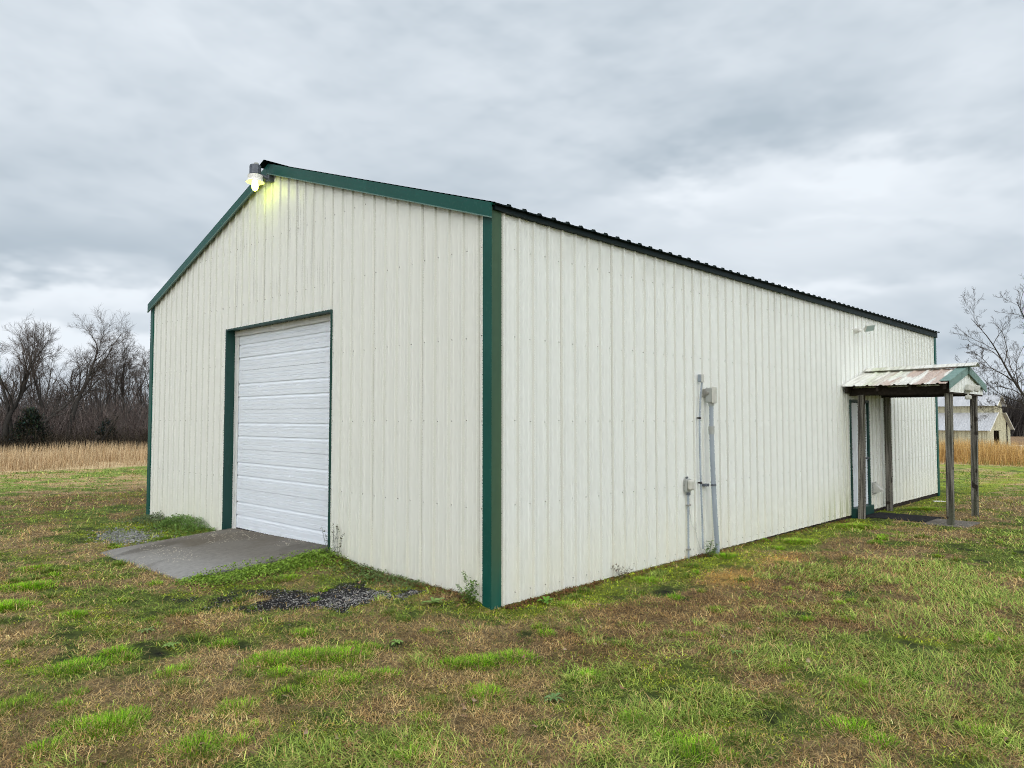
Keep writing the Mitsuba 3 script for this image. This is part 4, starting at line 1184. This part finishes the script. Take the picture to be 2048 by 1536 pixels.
rng = np.random.default_rng(61)
n = 17000
u_, v_ = rng.normal(0, .66, n), rng.normal(0, .31, n)
x, y = -1.50 + u_ * .714 - v_ * .70, -.98 + u_ * .70 + v_ * .714
bare = lawn(NP, x, y)[4]
ok = (bare > rng.uniform(.1, .5, n)) & ~blocked(x, y)
P_ = np.stack([x, y, height(x, y)], 1)[ok]
a1 = pebbles(rng, P_, rng.uniform(.004, .011, len(P_)), [(.020, .020, .022), (.032, .032, .034), (.05, .048, .046), (.014, .014, .015)])
pale = rng.uniform(0, 1, len(P_)) < .10 + .25 * (P_[:, 0] > -1.3)
a2 = pebbles(rng, P_[pale] + [.01, .01, .006], rng.uniform(.003, .008, int(pale.sum())), [(.30, .30, .30), (.20, .20, .20), (.40, .38, .35)])
V, F, C = join([a1, a2])
obj('gravel', (V, F), 'tinted_matt', color=C, kind='stuff', label='dark patch of coal black gravel in the grass before the gable wall')
n = 1500
x, y = -7.25 + rng.normal(0, .38, n), -.98 + rng.normal(0, .16, n)
P_ = np.stack([x, y, height(x, y) + .003], 1)
V, F, C = pebbles(rng, P_, rng.uniform(.008, .022, n), [(.20, .205, .20), (.28, .28, .275), (.13, .135, .13)])
obj('gravel', (V, F), 'tinted_matt', color=C, kind='stuff', label='pale grey gravel scattered left of the concrete ramp')

# fallen leaves and bark litter along the walls
n = 2600
yy = rng.uniform(.1, 9.0, n) ** 1.0
x = np.abs(rng.normal(.0, .10, n)) + .02
half_ = n // 3
gxs = rng.uniform(-2.7, -.2, half_)
x[:half_], yy[:half_] = gxs, -np.abs(rng.normal(0, .13, half_)) - .01
more = rng.integers(half_, n, 500)
yy[more], x[more] = rng.uniform(.1, 1.6, 500), np.abs(rng.normal(0, .07, 500)) + .02
P_ = np.stack([x, yy, height(x, yy) + rng.uniform(0, .02, n)], 1)
g = blades(P_, rng.uniform(0, 6.3, n), rng.uniform(.02, .055, n), rng.uniform(.008, .022, n), rng.uniform(.9, 1.6, n), rng.normal(0, .5, n), pick(rng, [(.16, .075, .035), (.10, .055, .03), (.21, .11, .05), (.07, .045, .03)], n), pick(rng, [(.18, .09, .04), (.11, .06, .03)], n))
obj('leaf_litter', g[:2], 'tinted_matt', color=g[2], kind='stuff', label='brown dead leaves and bark bits along the foot of the walls')
n = 420
a = rng.uniform(-.85, .85, n)
r = rng.uniform(3.6, 13, n)
q = CAM * [1, 1, 0] + (RIGHT * np.sin(a)[:, None] + AHEAD * np.cos(a)[:, None]) * r[:, None]
q = q[~blocked(q[:, 0], q[:, 1])]
n = len(q)
q[:, 2] = height(q[:, 0], q[:, 1]) + .022
g = blades(q, rng.uniform(0, 6.3, n), rng.uniform(.03, .06, n), rng.uniform(.015, .03, n), rng.uniform(1.0, 1.5, n), rng.normal(.2, .5, n), pick(rng, [(.30, .19, .12), (.22, .12, .07), (.42, .33, .24)], n), pick(rng, [(.30, .2, .12), (.2, .11, .06)], n))
obj('leaf_litter', g[:2], 'tinted_matt', color=g[2], kind='stuff', label='dry leaves scattered over the lawn')


def leafy(name, label, cat, spots, n, size, tones, seed, stems=None):
    """Small rounded leaves (folded diamonds) on a low mound; spots(rng, n) gives leaf places."""
    rng = np.random.default_rng(seed)
    P_ = spots(rng, n)
    n = len(P_)
    a = rng.uniform(0, 2 * np.pi, n)
    tilt = rng.uniform(-.5, .9, n)
    d = np.stack([np.cos(a) * np.cos(tilt), np.sin(a) * np.cos(tilt), np.sin(tilt)], 1)
    s = np.stack([-np.sin(a), np.cos(a), rng.normal(0, .25, n)], 1)
    L_ = rng.uniform(*size, n)[:, None]
    w = L_ * rng.uniform(.28, .42, n)[:, None]
    fold = np.array([0, 0, 1.0]) * w * .35
    m1 = P_ + d * L_ * .45
    V = np.stack([P_, m1 + s * w + fold, P_ + d * L_, m1 - s * w + fold, m1], 1).reshape(-1, 3)
    b = np.arange(n)[:, None] * 5
    F = np.stack([b + [0, 1, 4], b + [1, 2, 4], b + [4, 2, 3], b + [0, 4, 3]], 1).reshape(-1, 3)
    C = np.repeat(pick(rng, tones, n) * rng.uniform(.65, 1.3, (n, 1)), 5, 0)
    t = thing(name, label, cat)
    obj('leaves', (V, F), 'tinted', t, color=np.clip(C, .003, 1))
    if stems is not None:
        obj('stem', stems(rng), 'tinted', t, color=None) if False else obj('stem', stems(rng), 'bark', t)


WEED = [(.10, .19, .03), (.135, .25, .04), (.07, .135, .026), (.17, .28, .06)]


def mound(x0, x1, y0, y1, h, seed):
    def spots(rng, n):
        x, y = rng.uniform(x0, x1, n), rng.uniform(y0, y1, n)
        env = meshkit.fbm(np.stack([x * 2.2, y * 2.2, x * 0], -1), 3, seed)
        fx, fy = (x - x0) / (x1 - x0), (y - y0) / (y1 - y0)
        e = np.clip(4 * fx * (1 - fx), 0, 1) ** .5 * np.clip(fy * 1.6, 0, 1) * np.clip(.35 + 1.3 * (env - .3), 0, 1.2)
        ok = (rng.uniform(0, 1, n) < e * 1.6) & ~blocked(x, y) & (y < -.012)
        x, y, e = x[ok], y[ok], e[ok]
        return np.stack([x, y, height(x, y) + rng.uniform(.1, 1, len(x)) ** .7 * h * e], 1)
    return spots


def ramp_side(rng, n):
    f = rng.uniform(0, 1, n)
    x0 = -2.90 - .42 * f
    x = x0 + np.abs(rng.normal(0, .30, n)) * (1.15 - .3 * f) - .05
    y = .0 - 1.60 * f + rng.normal(0, .12, n)
    ok = ~((x > -W) & (y > -.02)) & ~ramp_inside(x, y, -.22) & (x < -1.9)
    x, y = x[ok], y[ok]
    e = np.exp(-((x + 2.9) / .5) ** 2)
    env = meshkit.fbm(np.stack([x * 3, y * 3, x * 0], -1), 3, 9)
    return np.stack([x, y, np.maximum(height(x, y), np.where(ramp_inside(x, y, 0), ramp_top(x, y), -9)) + rng.uniform(0, 1, len(x)) * (.03 + .09 * e * env)], 1)


leafy('weed_clump', 'dark green leafy weed clump against the gable wall left of the ramp', 'weed', mound(-7.75, -6.0, -.62, -.01, .24, 3), 5200, (.018, .042), WEED, 71)
leafy('weed_clump', 'greyish green weeds at the left end of the gable wall by the corner', 'weed', mound(-9.05, -7.5, -.55, -.01, .20, 4), 3600, (.018, .04), [(.10, .15, .055), (.14, .20, .08), (.08, .11, .045)], 72)
leafy('weed_clump', 'yellow green low weeds along the right edge of the concrete ramp', 'weed', ramp_side, 8500, (.016, .036), [(.17, .29, .026), (.22, .34, .04), (.12, .20, .026)], 73)
leafy('weed_clump', 'low green weeds at the foot of the gable wall between ramp and corner', 'weed', mound(-2.4, -.9, -.42, -.01, .09, 5), 2600, (.016, .034), [(.09, .16, .036), (.13, .20, .05), (.09, .12, .045)], 74)


def sprig(cx, cy, h, n, spread, seed0):
    r0 = np.random.default_rng(seed0)
    k = 7
    foot = np.stack([cx + r0.normal(0, spread * .35, k), np.minimum(cy + r0.normal(0, spread * .3, k), -.015) if cy < 0 else cy + r0.normal(0, spread * .3, k)], 1)
    hh = h * r0.uniform(.45, 1, k)
    tip = foot + r0.normal(0, spread * .5, (k, 2))
    if cy < 0:
        tip[:, 1] = np.minimum(tip[:, 1], -.02)
    z = height(foot[:, 0], foot[:, 1])

    def spots(rng, m):
        i = rng.integers(0, k, m)
        f = rng.uniform(.1, 1, m)
        xy = foot[i] * (1 - f[:, None]) + tip[i] * f[:, None] + rng.normal(0, .014, (m, 2))
        if cy < 0:
            xy[:, 1] = np.minimum(xy[:, 1], -.012)
        return np.stack([xy[:, 0], xy[:, 1], z[i] + f * hh[i]], 1)

    def stems(rng):
        tt = np.linspace(0, 1, 5)[None, :, None]
        P_ = np.concatenate([foot[:, None] * (1 - tt) + tip[:, None] * tt, z[:, None, None] + hh[:, None, None] * tt], -1)
        return tubes(P_, np.full((k, 5), .0022), 4)
    return spots, stems


for (cx, cy, h, n, sp, lab, tones) in ((-.19, -.09, .27, 420, .11, 'green weed sprig against the gable wall beside the near corner trim', WEED),
                                       (-2.72, -.06, .42, 120, .13, 'tall thin stalky weed right of the roll-up door', [(.07, .085, .04), (.10, .10, .05)]),
                                       (.10, 3.96, .22, 240, .10, 'weed tuft at the foot of the thin grey pipe', WEED),
                                       (.09, 2.02, .16, 90, .08, 'dry brown weed stub at the foot of the long wall', [(.10, .07, .04), (.15, .10, .06)])):
    sp_, st_ = sprig(cx, cy, h, n, sp, int(abs(cx * 100) + abs(cy * 10)))
    leafy('weed_sprig', lab, 'weed', sp_, n, (.014, .034), tones, 80 + int(abs(cx) * 10), st_)

ROS = [(-.93, -2.67, .11, 'pale green broadleaf rosette in tan grass at the left of the lawn', (.14, .20, .085)), (-1.57, -2.62, .11, 'grey green rosette weed farthest left in the tan grass', (.13, .17, .09)),
       (.26, -1.32, .10, 'pale rosette weed near the small dark stake left of the bright tufts', (.13, .19, .08)), (1.95, -1.32, .10, 'green broadleaf rosette near the middle of the lawn', (.105, .165, .095)),
       (-.36, -.435, .16, 'light green rosette weed in front of the near corner trim', (.13, .185, .08)), (2.36, .38, .08, 'small rosette weed in the moss on the right lawn', (.10, .16, .07)), (.22, .55, .15, 'bright leafy weed by the long wall just past the near corner', (.085, .17, .03))]
for i, (cx, cy, r, lab, tone) in enumerate(ROS):
    rg = np.random.default_rng(200 + i)
    V, F, at = [], [], 0
    r = r * .8
    for k in range(13):
        a = k * 2.4 + rg.normal(0, .2)
        ln = r * rg.uniform(.6, 1.1)
        el = rg.uniform(.12, .6)
        w = ln * rg.uniform(.12, .18)
        d, s = np.array([math.cos(a) * math.cos(el), math.sin(a) * math.cos(el), math.sin(el)]), np.array([-math.sin(a), math.cos(a), 0])
        o = np.array([cx, cy, float(height(cx, cy)) + .012])
        for j, (f, ww, dz) in enumerate(((.05, .25, 0), (.35, .85, .004), (.65, 1.0, 0), (.88, .6, -.012), (1.0, .05, -.02))):
            m = o + d * ln * f + [0, 0, dz]
            V += [m - s * w * ww + [0, 0, w * .3 * ww], m, m + s * w * ww + [0, 0, w * .3 * ww]]
        for j in range(4):
            b = at + j * 3
            F += [(b, b + 1, b + 4), (b, b + 4, b + 3), (b + 1, b + 2, b + 5), (b + 1, b + 5, b + 4)]
        at += 15
    V = np.array(V)
    whole('rosette_weed', (V, np.array(F)), 'tinted', lab, 'weed', smooth=True, color=tinted(V, np.array(tone) * [1.35, 1.5, .85], .3, i, 30))
